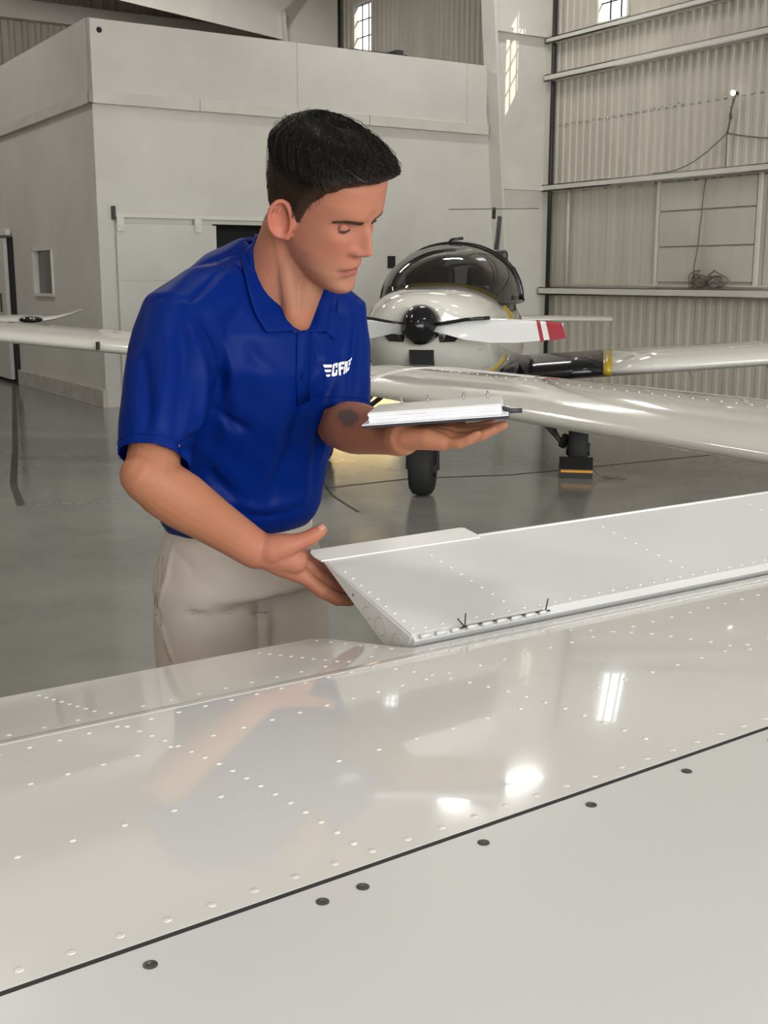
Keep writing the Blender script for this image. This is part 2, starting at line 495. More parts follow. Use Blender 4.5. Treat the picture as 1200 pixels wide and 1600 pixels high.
# hanging high-bay lamps of the hangar
def hangar_lamp(x, y, label, power=46):
    z = 6.35
    o = empty('ceiling_lamp', HM @ Vector((x, y, z)), label, 'lamp', 'long hangar lamps hanging from the roof')
    MB().box(x - .75, x + .75, y - .18, y + .18, z + .04, z + .10).build('housing', M_steel, o, M=HM)
    MB().box(x - .72, x + .72, y - .15, y + .15, z + .025, z + .04).build('diffuser', M_lamp, o, M=HM)
    for s in (-.6, .6):
        ztop = 8.6 + abs((x + s) - xm) * (ZE + .35 - 8.6) / (XW + .3 - xm)
        MB().tube([(x + s, y, z + .1), (x + s, y, ztop + .02)], .008, 6).build('hanger_rod', M_steel, o, M=HM)
    d = bpy.data.lights.new('lamp_light', 'AREA'); d.shape = 'RECTANGLE'; d.size = 1.44; d.size_y = .3; d.energy = power; d.color = (1, .97, .92)
    l = bpy.data.objects.new('lamp_light', d); scene.collection.objects.link(l)
    l.matrix_basis = HM @ Matrix.Translation((x, y, z + .02))
    l.parent = o; l.matrix_parent_inverse = wmat(o).inverted()
for x in (-8.2, -2.95, 2.3):
    for y in (-17.5, -10.6, -3.7):
        hangar_lamp(*((4.1, -1.55) if (x, y) == (2.3, -3.7) else (x, y)), 'long white lamp hanging %s %s' % ({-8.2: 'along the left side', -2.95: 'over the middle', 2.3: 'along the ribbed wall'}[x], {-17.5: 'by the open hangar door', -10.6: 'above the riveted wing', -3.7: 'in front of the office'}[y]))

hangar_lamp(2.6, 2.9, 'added long lamp brightening the bay behind the office parapet by the ribbed wall', 80)  # unseen lamp added to brighten the rear rafter and back wall
hangar_lamp(-2.6, 2.9, 'added long lamp brightening the rear beside the shaded office side wall', 60)  # second unseen lamp added for light at the rear

# ------------------------------------------------------------------ office block inside the hangar
H0, HL0, HL1 = 4.04, 3.20, 3.325
LX, LY = 5.2, 5.0
DX0, DX1, DZ = 1.33, 2.4, 2.0       # dark opening beside the sliding door
WX0, WX1, WZ = 2.85, 3.9, .92       # low opening farther right, added to show a warm glow
ob = MB()
t = .16
# front wall pieces around the openings
for x0, x1, z0, z1 in ((0, DX0, 0, H0), (DX0, DX1, DZ, H0), (DX1, WX0, 0, H0), (WX0, WX1, WZ, H0), (WX1, 5.6, 0, H0)):
    ob.box(x0, x1, 0, t, z0, z1)
office = struct(ob.build('wall_office_front', M_wall, M=HM), 'white front wall of the office block')
ol = MB()
wy0, wy1, wz0, wz1 = 1.66, 2.47, 1.18, 1.77
gy0, gy1 = 3.36, 4.6
for y0, y1, z0, z1 in ((t, wy0, 0, H0), (wy0, wy1, 0, wz0), (wy0, wy1, wz1, H0), (wy1, gy0, 0, H0), (gy0, gy1, 1.93, H0), (gy1, LY, 0, H0)):
    ol.box(0, t, y0, y1, z0, z1)
wol = struct(ol.build('wall_office_side', M_wall, M=HM), 'shaded side wall of the white office block')
# upper parapet board and ledge
MB().box(-.03, LX - .02, -.03, 0, HL1, H0).build('parapet_board', M_wall, office, M=HM)
MB().box(-.03, 0, -.03, LY, HL1, H0).build('parapet_board', M_wall, wol, M=HM)
MB().box(-.05, 1.2, -.055, -.001, HL0, HL1).build('ledge_board', M_ledge, office, M=HM, bevel=.004)
MB().box(1.206, 3.4, -.052, -.001, HL0 + .003, HL1).build('ledge_board', M_ledge, office, M=HM, bevel=.004)
MB().box(3.406, LX, -.055, -.001, HL0, HL1).build('ledge_board', M_ledge, office, M=HM, bevel=.004)
MB().box(-.05, 0, -.055, LY, HL0, HL1).build('ledge_board', M_ledge, wol, M=HM, bevel=.004)
MB().box(2.43, 2.436, -.034, -.028, HL1, H0).build('board_joint', M_base, office, M=HM)
MB().box(4.86, 4.866, -.034, -.028, HL1, H0).build('board_joint', M_base, office, M=HM)
MB().tube([(.1, -.036, 3.93), (.1, .0, 3.93)], .03, 12).build('pipe_hole', M_dark, office, M=HM)
# roof deck and inside of the office
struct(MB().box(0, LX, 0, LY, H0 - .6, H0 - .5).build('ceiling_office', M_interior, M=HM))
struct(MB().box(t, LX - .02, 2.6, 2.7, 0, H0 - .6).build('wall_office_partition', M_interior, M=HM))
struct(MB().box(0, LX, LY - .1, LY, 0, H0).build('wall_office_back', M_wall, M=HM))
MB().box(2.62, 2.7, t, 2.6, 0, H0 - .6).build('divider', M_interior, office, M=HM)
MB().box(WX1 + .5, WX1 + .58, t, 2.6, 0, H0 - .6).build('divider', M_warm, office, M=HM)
MB().box(2.71, WX1 + .5, 2.5, 2.58, 0, H0 - .6).build('added_lit_wall', M_warm, office, M=HM)  # cream wall added behind the low opening to carry its glow
MB().box(t, 2.6, .5, .56, 0, 2.6).build('opening_shade_sheet', M_dark, office, M=HM)  # black sheet standing in for the shade inside the opening
# sliding door with rail on the front
door1 = struct(MB().box(.18, DX0 + .02, -.06, -.012, .03, 1.98).build('door_1', M_wall, M=HM, bevel=.004), 'white sliding door hung on a rail')
MB().box(.16, 2.9, -.075, -.03, 2.045, 2.085).build('rail', M_steel, door1, M=HM)
MB().box(.15, .17, -.09, -.0, 2.02, 2.16).build('rail_stop', M_wire, door1, M=HM)
for x in (.22, 1.12, 2.2):
    mb = MB(); mb.box(x - .04, x + .04, -.09, -.055, 1.90, 2.06); mb.tube([(x, -.1, 1.97), (x, -.05, 1.97)], .03, 10)
    mb.build('hanger', M_steel, door1, M=HM)
MB().box(.2, DX0, -.062, -.058, 1.372, 1.38).build('panel_joint', M_base, door1, M=HM)
MB().box(WX0 - .04, WX1 + .04, -.02, .0, WZ, WZ + .05).build('glow_opening_head', M_steel, office, M=HM)
# small dark vent behind the parked aeroplane
MB().box(3.69, 3.80, -.012, .02, 1.52, 1.67).build('vent', M_dark, office, M=HM)
# side window with frame, pane and sill
w = MB()
for a, b in ((wy0, wy0 + .04), (wy1 - .04, wy1)):
    w.box(-.02, .1, a, b, wz0, wz1)
w.box(-.02, .1, wy0, wy1, wz1 - .04, wz1); w.box(-.03, .1, wy0, wy1, wz0, wz0 + .035)
win_o = struct(w.build('window_6', M_steel, M=HM))
MB().box(.05, .054, wy0 + .04, wy1 - .04, wz0 + .035, wz1 - .04).build('pane', M_paneoffice, win_o, M=HM)
# concrete curb along the side wall, sliding door on that side
struct(MB().box(-.05, -.001, -.04, gy0 - .05, 0, .20).build('baseboard_office', M_base, M=HM, bevel=.004))
door2 = struct(MB().box(-.07, -.02, gy0 + .2, LY + .6, .05, 1.92).build('door_2', M_wall, M=HM, bevel=.004), 'white sliding door at the far end of the side wall')
MB().box(-.09, -.03, gy0 - .02, LY + .6, 1.95, 2.03).build('rail', M_steel, door2, M=HM, bevel=.004)
MB().box(-.012, .12, gy0 - .02, gy0 + .22, 0, 1.93).build('dark_gap', M_dark, door2, M=HM)
MB().box(-.06, .02, gy0 - .04, LY + .6, .0, .03).build('threshold', M_dark, door2, M=HM)
MB().tube([(-.09, gy0 + .42, .95), (-.09, gy0 + .42, 1.2)], .012, 8).build('handle', M_wire, door2, M=HM)
# dark rail hardware on the office roof
r1 = tag(MB().box(3.3, 4.15, .25, .33, H0 + .02, H0 + .075).build('roof_rack', M_bplastic, M=HM, bevel=.01), 'dark folded metal rack lying on the office roof edge', 'rack')
MB().box(3.95, 4.05, .2, .5, H0 - .02, H0 + .11).build('clamp', M_wire, r1, M=HM)
MB().box(3.3, 3.36, .2, .4, H0 - .5, H0 + .03).build('foot', M_wire, r1, M=HM)
r2 = tag(MB().tube([(1.75, .6, H0 + .03), (2.3, .55, H0 + .02)], .018, 8).build('roof_pipe', M_wire, M=HM), 'thin dark pipe lying along the office roof edge', 'pipe')
MB().tube([(1.75, .6, H0 - .5), (1.75, .6, H0 + .09)], .016, 8).build('upright', M_wire, r2, M=HM)
# added bulb and light that make the warm glow in the low opening
lb = empty('added_glow_lamp', HM @ Vector((3.35, .9, 1.5)), 'added warm bulb hanging inside the made-up low opening of the office', 'lamp')
MB().sphere((3.35, .9, 1.5), .06).build('globe', M_bulb, lb, M=HM, smooth=True)
MB().tube([(3.35, .9, 1.55), (3.35, .9, H0 - .6)], .008, 6).build('cord', M_wire, lb, M=HM)
pd = bpy.data.lights.new('added_glow_light', 'POINT'); pd.energy = 330; pd.color = (1, .86, .58); pd.shadow_soft_size = .08
po = bpy.data.objects.new('added_glow_light', pd); scene.collection.objects.link(po); po.location = HM @ Vector((3.35, .9, 1.38))
po.parent = lb; po.matrix_parent_inverse = wmat(lb).inverted()

# wall lamp, wires and the coil of cable on the right wall
wl = empty('wall_lamp', HM @ Vector((XW - .02, -3.28, 3.3)), 'bare bulb on the ribbed wall above the hanging wires', 'lamp')
MB().sphere((XW - .07, -3.28, 3.38), .028).build('bulb', M_bulb, wl, M=HM, smooth=True)
MB().tube([(XW, -3.28, 3.38), (XW - .05, -3.28, 3.38)], .02, 8).build('socket', M_wire, wl, M=HM)
def wob(a, b, n, amp, sag=0):
    a = np.array(a); b = np.array(b)
    return [a + (b - a) * i / n + np.array([0, random.uniform(-amp, amp), random.uniform(-amp, amp) - sag * math.sin(math.pi * i / n)]) * (0 < i < n) for i in range(n + 1)]
MB().tube(wob((XW - .04, -3.28, 3.36), (XW - .03, -3.19, 2.97), 8, .015), .011, 6).build('lead', M_cable, wl, M=HM, smooth=True)
MB().tube(wob((XW - .05, -3.28, 3.36), (XW - .03, -3.21, 2.97), 8, .02), .009, 6).build('lead', M_cable, wl, M=HM, smooth=True)
MB().tube(wob((XW - .03, -3.19, 2.97), (XW - .03, -2.1, 2.62), 12, .003, .12), .007, 6).build('lead', M_cable, wl, M=HM, smooth=True)
MB().tube(wob((XW - .03, -3.19, 2.97), (XW - .03, -4.4, 2.86), 12, .003, .05), .007, 6).build('lead', M_cable, wl, M=HM, smooth=True)
MB().tube(wob((XW - .03, -3.19, 2.97), (XW - .03, -3.2, 2.6), 4, .002), .007, 6).build('lead', M_cable, wl, M=HM, smooth=True)
cc = empty('cable_coil', HM @ Vector((XW - .1, -3.05, 1.28)), 'tangled loops of grey cable resting on the lower wall girt', 'cable')
for k in range(9):
    y = -2.92 - .12 * (k % 2) * 2 - random.uniform(0, .05); r = random.uniform(.06, .10)
    pts = [(XW - .10 + .05 * math.sin(a * 2 + k) , y + r * 1.15 * math.cos(a) + .04 * math.sin(3 * a + k), 1.28 + .013 + r + r * math.sin(a)) for a in np.linspace(0, 2 * math.pi, 22)]
    MB().tube(pts, .007, 5).build('loop', M_cable, cc, M=HM, smooth=True)
MB().tube(wob((XW - .08, -2.86, 1.42), (XW - .03, -2.93, 2.5), 8, .012), .007, 5).build('drop_cable', M_cable, cc, M=HM, smooth=True)

# ================================================================== PARKED AEROPLANE IN THE BACKGROUND
def superring(y, w, z0, z1, n=40, e=2.4):
    """cross-section ring: y station, half width w, from z0 to z1"""
    zc, h = (z0 + z1) / 2, (z1 - z0) / 2
    r = []
    for a in np.arange(n) * 2 * math.pi / n:
        c, s = math.cos(a), math.sin(a)
        r.append((w * math.copysign(abs(c) ** (2 / e), c), y, zc + h * math.copysign(abs(s) ** (2 / e), s)))
    return r
def airfoil(n=14, thick=.12, sharp=.004):
    """closed section, chord 0..1 (x from leading edge), returns list of (x, z)"""
    xs = [.5 * (1 - math.cos(math.pi * i / n)) for i in range(n + 1)]
    yt = lambda x: 5 * thick * (.2969 * math.sqrt(x) - .126 * x - .3516 * x * x + .2843 * x ** 3 - .1015 * x ** 4)
    up = [(x, yt(x) * 1.15 + .02 * math.sin(math.pi * x)) for x in xs]
    lo = [(x, -yt(x) * .85 + .02 * math.sin(math.pi * x)) for x in xs[1:-1]]
    return up + lo[::-1]

AP_ROT = math.radians(-10)
AP0 = np.array([.508, 8.62, 0.0])        # below the main spar
AM = Matrix.Translation(AP0) @ Matrix.Rotation(AP_ROT, 4, 'Z')   # local +y runs aft, +x to image right
ap = empty('airplane', AP0, 'white light aeroplane with black spinner and tinted bubble canopy facing the camera', 'airplane')
NOSE = -1.62                               # local y of the spinner base
def fy(d): return NOSE + d
ST = [(0.0, .155, .985, 1.28), (.03, .24, .93, 1.31), (.10, .315, .86, 1.33), (.25, .385, .78, 1.345), (.5, .43, .70, 1.36), (.85, .465, .64, 1.368),
      (1.2, .49, .60, 1.33), (1.7, .505, .58, 1.28), (2.3, .49, .60, 1.28), (2.8, .43, .66, 1.36), (3.3, .34, .74, 1.36), (4.2, .21, .86, 1.30), (5.1, .11, .96, 1.24), (5.5, .03, 1.02, 1.18)]
fus = MB().loft([superring(fy(d), w, a, b, 48, 2.3 + (.4 if .2 < d < 2.5 else 0)) for d, w, a, b in ST]).build('fuselage', M_plane, ap, smooth=True, M=AM)
# cowling: intakes, lower air scoop, seam
def patch(name, pts, m, parent, depth=.03):
    mb = MB().prism(pts, (0, depth, 0)); return mb.build(name, m, parent, M=AM)
patch('cowl_intake', [(-.10 - .14, fy(.0), 1.08), (-.10, fy(.0), 1.075), (-.11, fy(.0), 1.03), (-.20, fy(.0), 1.035)], M_dark, fus, .2)
patch('cowl_intake', [(.10 + .14, fy(.0), 1.08), (.10, fy(.0), 1.075), (.11, fy(.0), 1.03), (.20, fy(.0), 1.035)], M_dark, fus, .2)
patch('air_scoop', [(-.075, fy(-.0), .985), (.075, fy(-.0), .985), (.07, fy(-.0), .865), (-.07, fy(-.0), .865)], M_dark, fus, .3)
sc = []
for d, w, a, b in ((.06, .31, .9, 1.03),):
    pass
MB().tube([(x, fy(.045) + abs(x) * .35, 1.0 - .05 * abs(x)) for x in np.linspace(-.36, .36, 15)], .004, 5).build('cowl_seam', M_base, fus, M=AM)
# yellow coaming arc below the windscreen
def on_fus(ang, d, lift=.004):
    i = max(k for k in range(len(ST)) if ST[k][0] <= d); j = min(i + 1, len(ST) - 1)
    t = 0 if i == j else (d - ST[i][0]) / (ST[j][0] - ST[i][0])
    w, a, b = [ST[i][k] + (ST[j][k] - ST[i][k]) * t for k in (1, 2, 3)]
    e = 2.7; c, s = math.cos(ang), math.sin(ang)
    return np.array([(w + lift) * math.copysign(abs(c) ** (2 / e), c), fy(d), (a + b) / 2 + ((b - a) / 2 + lift) * math.copysign(abs(s) ** (2 / e), s)])
arc = [on_fus(a, .66 + .50 * abs(math.cos(a)) ** 2, .004) for a in np.linspace(math.radians(8), math.radians(172), 40)]
MB().tube(arc, .013, 6).build('coaming_stripe', M_yellow, fus, M=AM, smooth=True)
# lower yellow and black trim sweeping to the wing root
for s in (-1, 1):
    lo_ = [on_fus(math.radians(-12 - 40 * t) if s > 0 else math.radians(192 + 40 * t), .75 - .55 * t, .004) for t in np.linspace(0, 1, 14)]
    MB().tube(lo_, .012, 6).build('trim_stripe', M_yellow, fus, M=AM, smooth=True)
    rt = MB().loft([[(s * (.44 + .02 * k), fy(.65 + .04 * k) + .62 * q[0], .70 + .02 * k + .95 * q[1] * (1 - .12 * k)) for q in airfoil(10, .2)] for k in range(5)])
    rt.build('wing_fillet', M_black, fus, M=AM, smooth=True)
MB().sphere((0, fy(.45), .735), (.13, .3, .09)).build('belly_fairing', M_yellow, fus, M=AM, smooth=True)
# canopy bubble
def canopy_pt(t, a, g=0.0):
    """bubble: t 0..1 front to rear, a 0..pi across"""
    q = -math.cos(math.pi * t); k = math.sqrt(max(0, 1 - abs(q) ** 2.3))
    L_ = 1.12 if q < 0 else 1.25
    k = max(k, .001)
    return ((.492 + g) * k ** .55 * math.cos(a), fy(1.70) + q * L_, 1.245 + (.405 + g) * k * abs(math.sin(a)) ** .9)
can = MB(); rings = [[canopy_pt(t, a) for a in np.linspace(0, math.pi, 32)] for t in np.linspace(0, 1, 30)]
can.loft(rings, cap=False, closed=False)
canopy = can.build('canopy', M_canopy, ap, smooth=True, M=AM)
for t, r in ((.50, .020), (.78, .012)):
    MB().tube([canopy_pt(t, a, .004) for a in np.linspace(0, math.pi, 30)], r, 8).build('canopy_bow', M_black, canopy, M=AM, smooth=True)
for a in (.0, math.pi):
    MB().tube([canopy_pt(t, a, .004) for t in np.linspace(.12, .9, 16)], .016, 8).build('canopy_rail', M_black, canopy, M=AM, smooth=True)
top = np.array(canopy_pt(.50, math.pi / 2))
MB().tube([top + np.array([-.05, 0, 0]), top + np.array([-.03, 0, .035]), top + np.array([.06, 0, .045])], .011, 6).build('canopy_latch', M_black, canopy, M=AM, smooth=True)
# cockpit: glare shield, seats, headrests
MB().box(-.42, .42, fy(.95), fy(1.2), 1.20, 1.36).build('glare_shield', M_bplastic, ap, M=AM, bevel=.03)
for x in (-.24, .24):
    st = MB().box(x - .19, x + .19, fy(2.05), fy(2.2), .85, 1.50).build('seat', M_bplastic, ap, M=AM, bevel=.04)
    MB().box(x - .12, x + .12, fy(2.06), fy(2.18), 1.5, 1.62).build('headrest', M_bplastic, st, M=AM, bevel=.03)
# spinner and propeller
prof = [(0, .0), (.02, .048), (.06, .084), (.12, .111), (.18, .122), (.235, .122), (.245, .11)]
sp = MB().loft([[(r * math.cos(a), fy(.035) - .245 + y - .02, 1.135 + r * math.sin(a)) for a in np.arange(28) * 2 * math.pi / 28] for y, r in [(y, max(r, .002)) for y, r in prof]]).build('spinner', M_black, ap, smooth=True, M=AM)
def blade(sg):
    hub = np.array([0, fy(-.11), 1.135])
    st = [(.09, .06, .030, 55), (.17, .085, .024, 42), (.28, .13, .02, 30), (.42, .15, .016, 22), (.58, .145, .012, 18), (.72, .12, .009, 16), (.80, .10, .007, 15), (.845, .085, .004, 15)]
    rings = []
    for r, c, th, tw in st:
        tw = math.radians(90 - tw)
        ring = []
        for x, z in airfoil(8, .5):
            lx = (.38 - x) * c; lz = z * th * 1.9
            ring.append((sg * r, hub[1] + sg * (lx * math.cos(tw) * 1) * 1 + lz * math.sin(tw), hub[2] + sg * 0 + lx * math.sin(tw) - lz * math.cos(tw) + (.06 if False else 0)))
        rings.append(ring)
    rings = [[(p[0], p[1], p[2] + sg * 0 - .012) for p in r] for r in rings]
    bo = MB().loft(rings).build('propeller_blade', M_prop, sp, smooth=True, M=AM)
    # dark erosion strip on the leading edge, red tip bands
    le = [np.array([sg * r, hub[1] - .006, hub[2] - .008 + (.40 * c) * math.sin(math.radians(90 - tw))]) for r, c, th, tw in st[:4]]
    MB().tube(le, .011, 6).build('leading_edge_guard', M_black, sp, smooth=True, M=AM)
    for a, b in ((.70, .722), (.755, .80), (.80, .848)):
        def band(r):
            c = np.interp(r, [q[0] for q in st], [q[1] for q in st]); th = np.interp(r, [q[0] for q in st], [q[2] for q in st]); tw = math.radians(90 - np.interp(r, [q[0] for q in st], [q[3] for q in st]))
            return [(sg * (r + .03 * (x - .4)), hub[1] + sg * ((.38 - x) * c * 1.04 * math.cos(tw)) + z * th * 2.4 * math.sin(tw), hub[2] - .012 + (.38 - x) * c * 1.04 * math.sin(tw) - z * th * 2.4 * math.cos(tw)) for x, z in airfoil(8, .5)]
        MB().loft([band(a), band(b)]).build('tip_band', M_red, sp, smooth=False, M=AM)
blade(1); blade(-1)
# wings
DIH = math.tan(math.radians(4.6))
def wing(sg, x0, x1, c0, c1, z0, name, m, parent, nst=8):
    rings = []
    for k in range(nst + 1):
        x = x0 + (x1 - x0) * k / nst; c = c0 + (c1 - c0) * k / nst
        z = z0 + DIH * (x - .4)
        rings.append([(sg * x, -.38 + (c0 - c) * .1 + q[0] * c, z + q[1] * c) for q in airfoil(14, .135)])
    return MB().loft(rings).build(name, m, parent, smooth=True, M=AM)
ZR = .715
for sg in (-1, 1):
    wg = wing(sg, .40, 1.10, 1.30, 1.27, ZR, 'wing_root', M_black, ap, 3)
    wing(sg, 1.10, 1.16, 1.285, 1.282, ZR, 'stripe', M_yellow, wg, 1)
    wo = wing(sg, 1.16, 4.4, 1.27, .95, ZR, 'wing_panel', M_plane, ap, 10)
    xs = 3.55 if sg < 0 else 2.62
    wing(sg, xs, xs + .006, 1.265 - .0988 * (xs - 1.16) + .004, 1.265 - .0988 * (xs - 1.16) + .004, ZR, 'panel_seam', M_base, wo, 1)
    for xb in (1.75, 2.3):
        z = ZR + DIH * (xb - .4) - .075
        MB().prism([(sg * xb - .03, .1, z), (sg * xb + .03, .1, z), (sg * xb, .1, z - .05)], (0, .12, 0)).build('hinge_bracket', M_base, wo, M=AM)
    MB().box(sg * 2.62 - .008, sg * 2.62 + .008, -.41, -.37, ZR + DIH * 2.2 - .01, ZR + DIH * 2.2 + .05).build('stall_tab', M_bplastic, wo, M=AM)
# tail
MB().loft([[(sgx * .03 * q[1] * 8, fy(4.6 + .12 * k * 3) + q[0] * (.75 - .1 * k), 1.15 + k * .30) for q in airfoil(8, .15) for sgx in (1,)] for k in range(4)]).build('fin', M_fin, ap, smooth=True, M=AM)
MB().tube([(0, fy(5.1), 2.0), (0, fy(5.15), 2.10)], .02, 6).build('beacon', M_bplastic, ap, M=AM)
MB().tube([(-.46, fy(5.1), 2.09), (.46, fy(5.1), 2.09)], .0045, 5).build('antenna', M_wire, ap, M=AM)
MB().loft([[(x, fy(4.95) + q[0] * .5, .99 + q[1] * .5) for q in airfoil(8, .11)] for x in (-1.25, 1.22)]).build('tailplane', M_plane, ap, smooth=True, M=AM)
# landing gear
def wheel(name, c, r, w, parent):
    ang = [2 * math.pi * k / 28 for k in range(28)]
    prof_ = [(-w * .5, r * .45), (-w * .52, r * .8), (-w * .4, r * .95), (-w * .15, r), (w * .15, r), (w * .4, r * .95), (w * .52, r * .8), (w * .5, r * .45)]
    ti = MB().loft([[(c[0] + x, c[1] + rr * math.cos(a), c[2] + rr * math.sin(a)) for a in ang] for x, rr in prof_]).build('tire', M_rubber, parent, smooth=True, M=AM)
    MB().tube([(c[0] - w * .62, c[1], c[2]), (c[0] + w * .62, c[1], c[2])], r * .28, 14).build('hub', M_bplastic, ti, M=AM)
def toA(P): return np.array(AM.inverted() @ Vector(P))
nw = toA(PZ(660, 773, 0)); mr = toA(PZ(902, 737, 0)); ml = toA(PZ(503, 719, 0))
wheel('nose', (nw[0], nw[1], .172), .172, .15, ap)
MB().tube([(nw[0], nw[1], .17), (nw[0] - .0, nw[1] - .02, .36), (0, fy(.5), .72)], .024, 8).build('nose_strut', M_bplastic, ap, M=AM)
MB().tube([(nw[0] - .1, nw[1], .17), (nw[0] - .1, nw[1] - .0, .36), (nw[0] + .1, nw[1], .36), (nw[0] + .1, nw[1], .17)], .014, 6).build('nose_fork', M_bplastic, ap, M=AM)
for q, s in ((mr, 1), (ml, -1)):
    wheel('main', (q[0], q[1], .17), .17, .14, ap)
    MB().tube([(q[0] - s * .09, q[1], .18), (q[0] - s * .16, q[1], .26), (s * .42, .15, .62)], .018, 6).build('gear_leg', M_bplastic, ap, M=AM)
    MB().tube([(q[0] - s * .13, q[1] + .1, .2), (s * .55, .5, .66)], .014, 6).build('gear_brace', M_bplastic, ap, M=AM)
    MB().tube([(q[0] - s * .12, q[1] + .01, .19), (q[0] - s * .09, q[1] - .03, .27)], .03, 8).build('brake', M_bplastic, ap, M=AM)
# wheel chock with orange band and rope
ck = empty('wheel_chock', AM @ Vector((mr[0], mr[1] - .2, 0)), 'black wheel chock with orange band and rope at the main wheel', 'chock')
MB().prism([(mr[0] - .13, mr[1] - .17, 0), (mr[0] - .13, mr[1] - .31, 0), (mr[0] - .13, mr[1] - .31, .07), (mr[0] - .13, mr[1] - .19, .14), (mr[0] - .13, mr[1] - .17, .12)], (.24, 0, 0)).build('block', M_bplastic, ck, M=AM)
MB().box(mr[0] - .115, mr[0] + .11, mr[1] - .316, mr[1] - .311, .045, .062).build('band', M_orange, ck, M=AM)
rp = [np.array([mr[0] + .11, mr[1] - .26, .06]) + np.array([.03 * k, .012 * math.sin(k * 1.7), -.055 * (1 - math.exp(-k * .5)) + .008 * math.cos(2 * k)]) for k in range(9)]
for p in rp: p[2] = max(p[2], .008)
MB().tube(rp, .006, 6).build('rope', M_cable, ck, M=AM, smooth=True)
rp2 = [np.array([mr[0] + .115, mr[1] - .24, .05 * math.exp(-k * .6) + .008]) + np.array([.02 * k, .03 * math.cos(k * 1.2), 0]) for k in range(9)]
MB().tube(rp2, .006, 6).build('rope', M_cable, ck, M=AM, smooth=True)

# ================================================================== WING REACHING IN FROM THE RIGHT (middle distance)
def mid_point(c, zz, sp):   # sp along D1 (span, toward the tip = away), c along D2 (chord)
    return sp * D1 + c * D2 + np.array([0, 0, zz])
mw = empty('airplane', mid_point(2.9, 0, 1.0), 'long white wing reaching in from the right in front of the parked aeroplane', 'airplane')
def mring(sp):
    k = (sp - 4.36) / (-6.0)            # 0 at the tip seam, grows toward the root
    ch = .86 + .40 * k
    z = .985 - .04 * k * 1.0
    return [mid_point(2.36 + .03 * k + q[0] * ch, z + q[1] * ch, sp) for q in airfoil(18, .118)]
SEAM = 3.83
mp = MB().loft([mring(s_) for s_ in np.linspace(SEAM - .003, -.5, 12)]).build('wing_panel', M_plane, mw, smooth=True, angle=60)
tiprings = []
for t_ in np.linspace(0, 1, 10):
    base = mring(SEAM + .003 + .55 * t_)
    cen = np.mean(base, axis=0); f_ = math.sqrt(max(0.0, 1 - (t_ * .985) ** 2.6))
    tiprings.append([cen + (p - cen) * np.array([1, 1, 1]) * f_ for p in base])
MB().loft(tiprings).build('wing_tip', M_plane, mw, smooth=True)
MB().loft([[(np.array(p) - np.mean(mring(SEAM), axis=0)) * .992 + np.mean(mring(SEAM), axis=0) for p in mring(s_)] for s_ in (SEAM + .004, SEAM - .004)]).build('tip_seam', M_base, mw)
rv = MB().sphere((0, 0, 0), (.0035, .0035, .002), 8, 6)
rvm = bpy.data.meshes.new('rivet_round'); rvm.from_pydata(rv.v, [], rv.f); rvm.materials.append(M_rivet)
for k in range(60):
    s_ = SEAM - .06 - k * .055
    r_ = mring(s_); p = r_[7]
    link('rivet', rvm, mp, T4(p))

# ================================================================== THIRD AEROPLANE: a wing tip at the far left
WT = np.array(PY(60, 500, 11.3))
tw = empty('airplane', (WT[0] - 1.5, WT[1], 0), 'upswept white wing tip with black light pod at the far left edge', 'airplane')
def tring(x, ch, z, th=.12): return [(WT[0] + x, WT[1] + .1 + (q[0] - .3) * ch, z + q[1] * ch) for q in airfoil(10, th)]
z0 = WT[2]
MB().loft([tring(-3.2, 1.0, z0 - .22), tring(-.6, .8, z0 - .03), tring(-.2, .76, z0 - .01, .11), tring(.05, .7, z0 - .005, .09), tring(.2, .55, z0 + .025, .07), tring(.33, .36, z0 + .065, .05), tring(.375, .2, z0 + .09, .05)]).build('wing', M_plane, tw, smooth=True)
pod = MB().sphere((WT[0] - .03, WT[1] - .14, z0 + .008), (.115, .09, .032)).build('light_pod', M_black, tw, smooth=True)
for dx in (-.045, .02, .05):
    MB().sphere((WT[0] - .03 + dx, WT[1] - .205, z0 + .022), (.014, .02, .010), 10, 6).build('lens', M_chrome, pod, smooth=True)

# ================================================================== FOREGROUND WING
def zw(c):
    if c < .68:
        return .957 - .12 * (c - .68) ** 2 - (2.2 * max(0, .30 - c) ** 2)
    if c < 1.20:
        return .957 - .10 * (c - .68) ** 2
    return .957 - .10 * .52 ** 2 - .17 * (c - 1.20)
def slope_w(c): return (zw(c + .002) - zw(c - .002)) / .004
fg = empty('airplane', WM @ Vector((.7, .8, 0)), 'glossy white riveted wing with a raised control surface in the foreground', 'airplane')
S0, S1 = -1.1, 2.15
def seam_c(s): return .703 + .039 * s
LEp = [(.30, None), (.22, .92), (.16, .895), (.125, .868), (.12, .85), (.14, .83), (.22, .812), (.40, .80), (.66, .80)]
# near (leading edge) skin, ending at the dark joint
ss = np.linspace(S0, S1, 40)
near_top = [lambda s, t=t: seam_c(s) - .0022 - (seam_c(s) - .30) * t for t in np.linspace(0, 1, 14)]
rings = []
for s in ss:
    ring = []
    for t in np.linspace(0, 1, 14):
        c = seam_c(s) - .0032 - (seam_c(s) - .0032 - .30) * t
        ring.append((s, c, zw(c)))
    ring += [(s, c, z) for c, z in LEp[1:]]
    ring.append((s, seam_c(s) - .0032, .80)); 
    rings.append(ring)
le_skin = MB().loft(rings).build('leading_edge_skin', M_wingfront, fg, smooth=True, M=WM, angle=50)
# dark joint strip sunk between the two skins
rings = [[(s, seam_c(s) - .0032, zw(seam_c(s)) - .0006), (s, seam_c(s) + .0032, zw(seam_c(s)) - .0006), (s, seam_c(s) + .0032, .81), (s, seam_c(s) - .0032, .81)] for s in ss]
MB().loft(rings).build('joint_seal', M_gap, fg, M=WM)
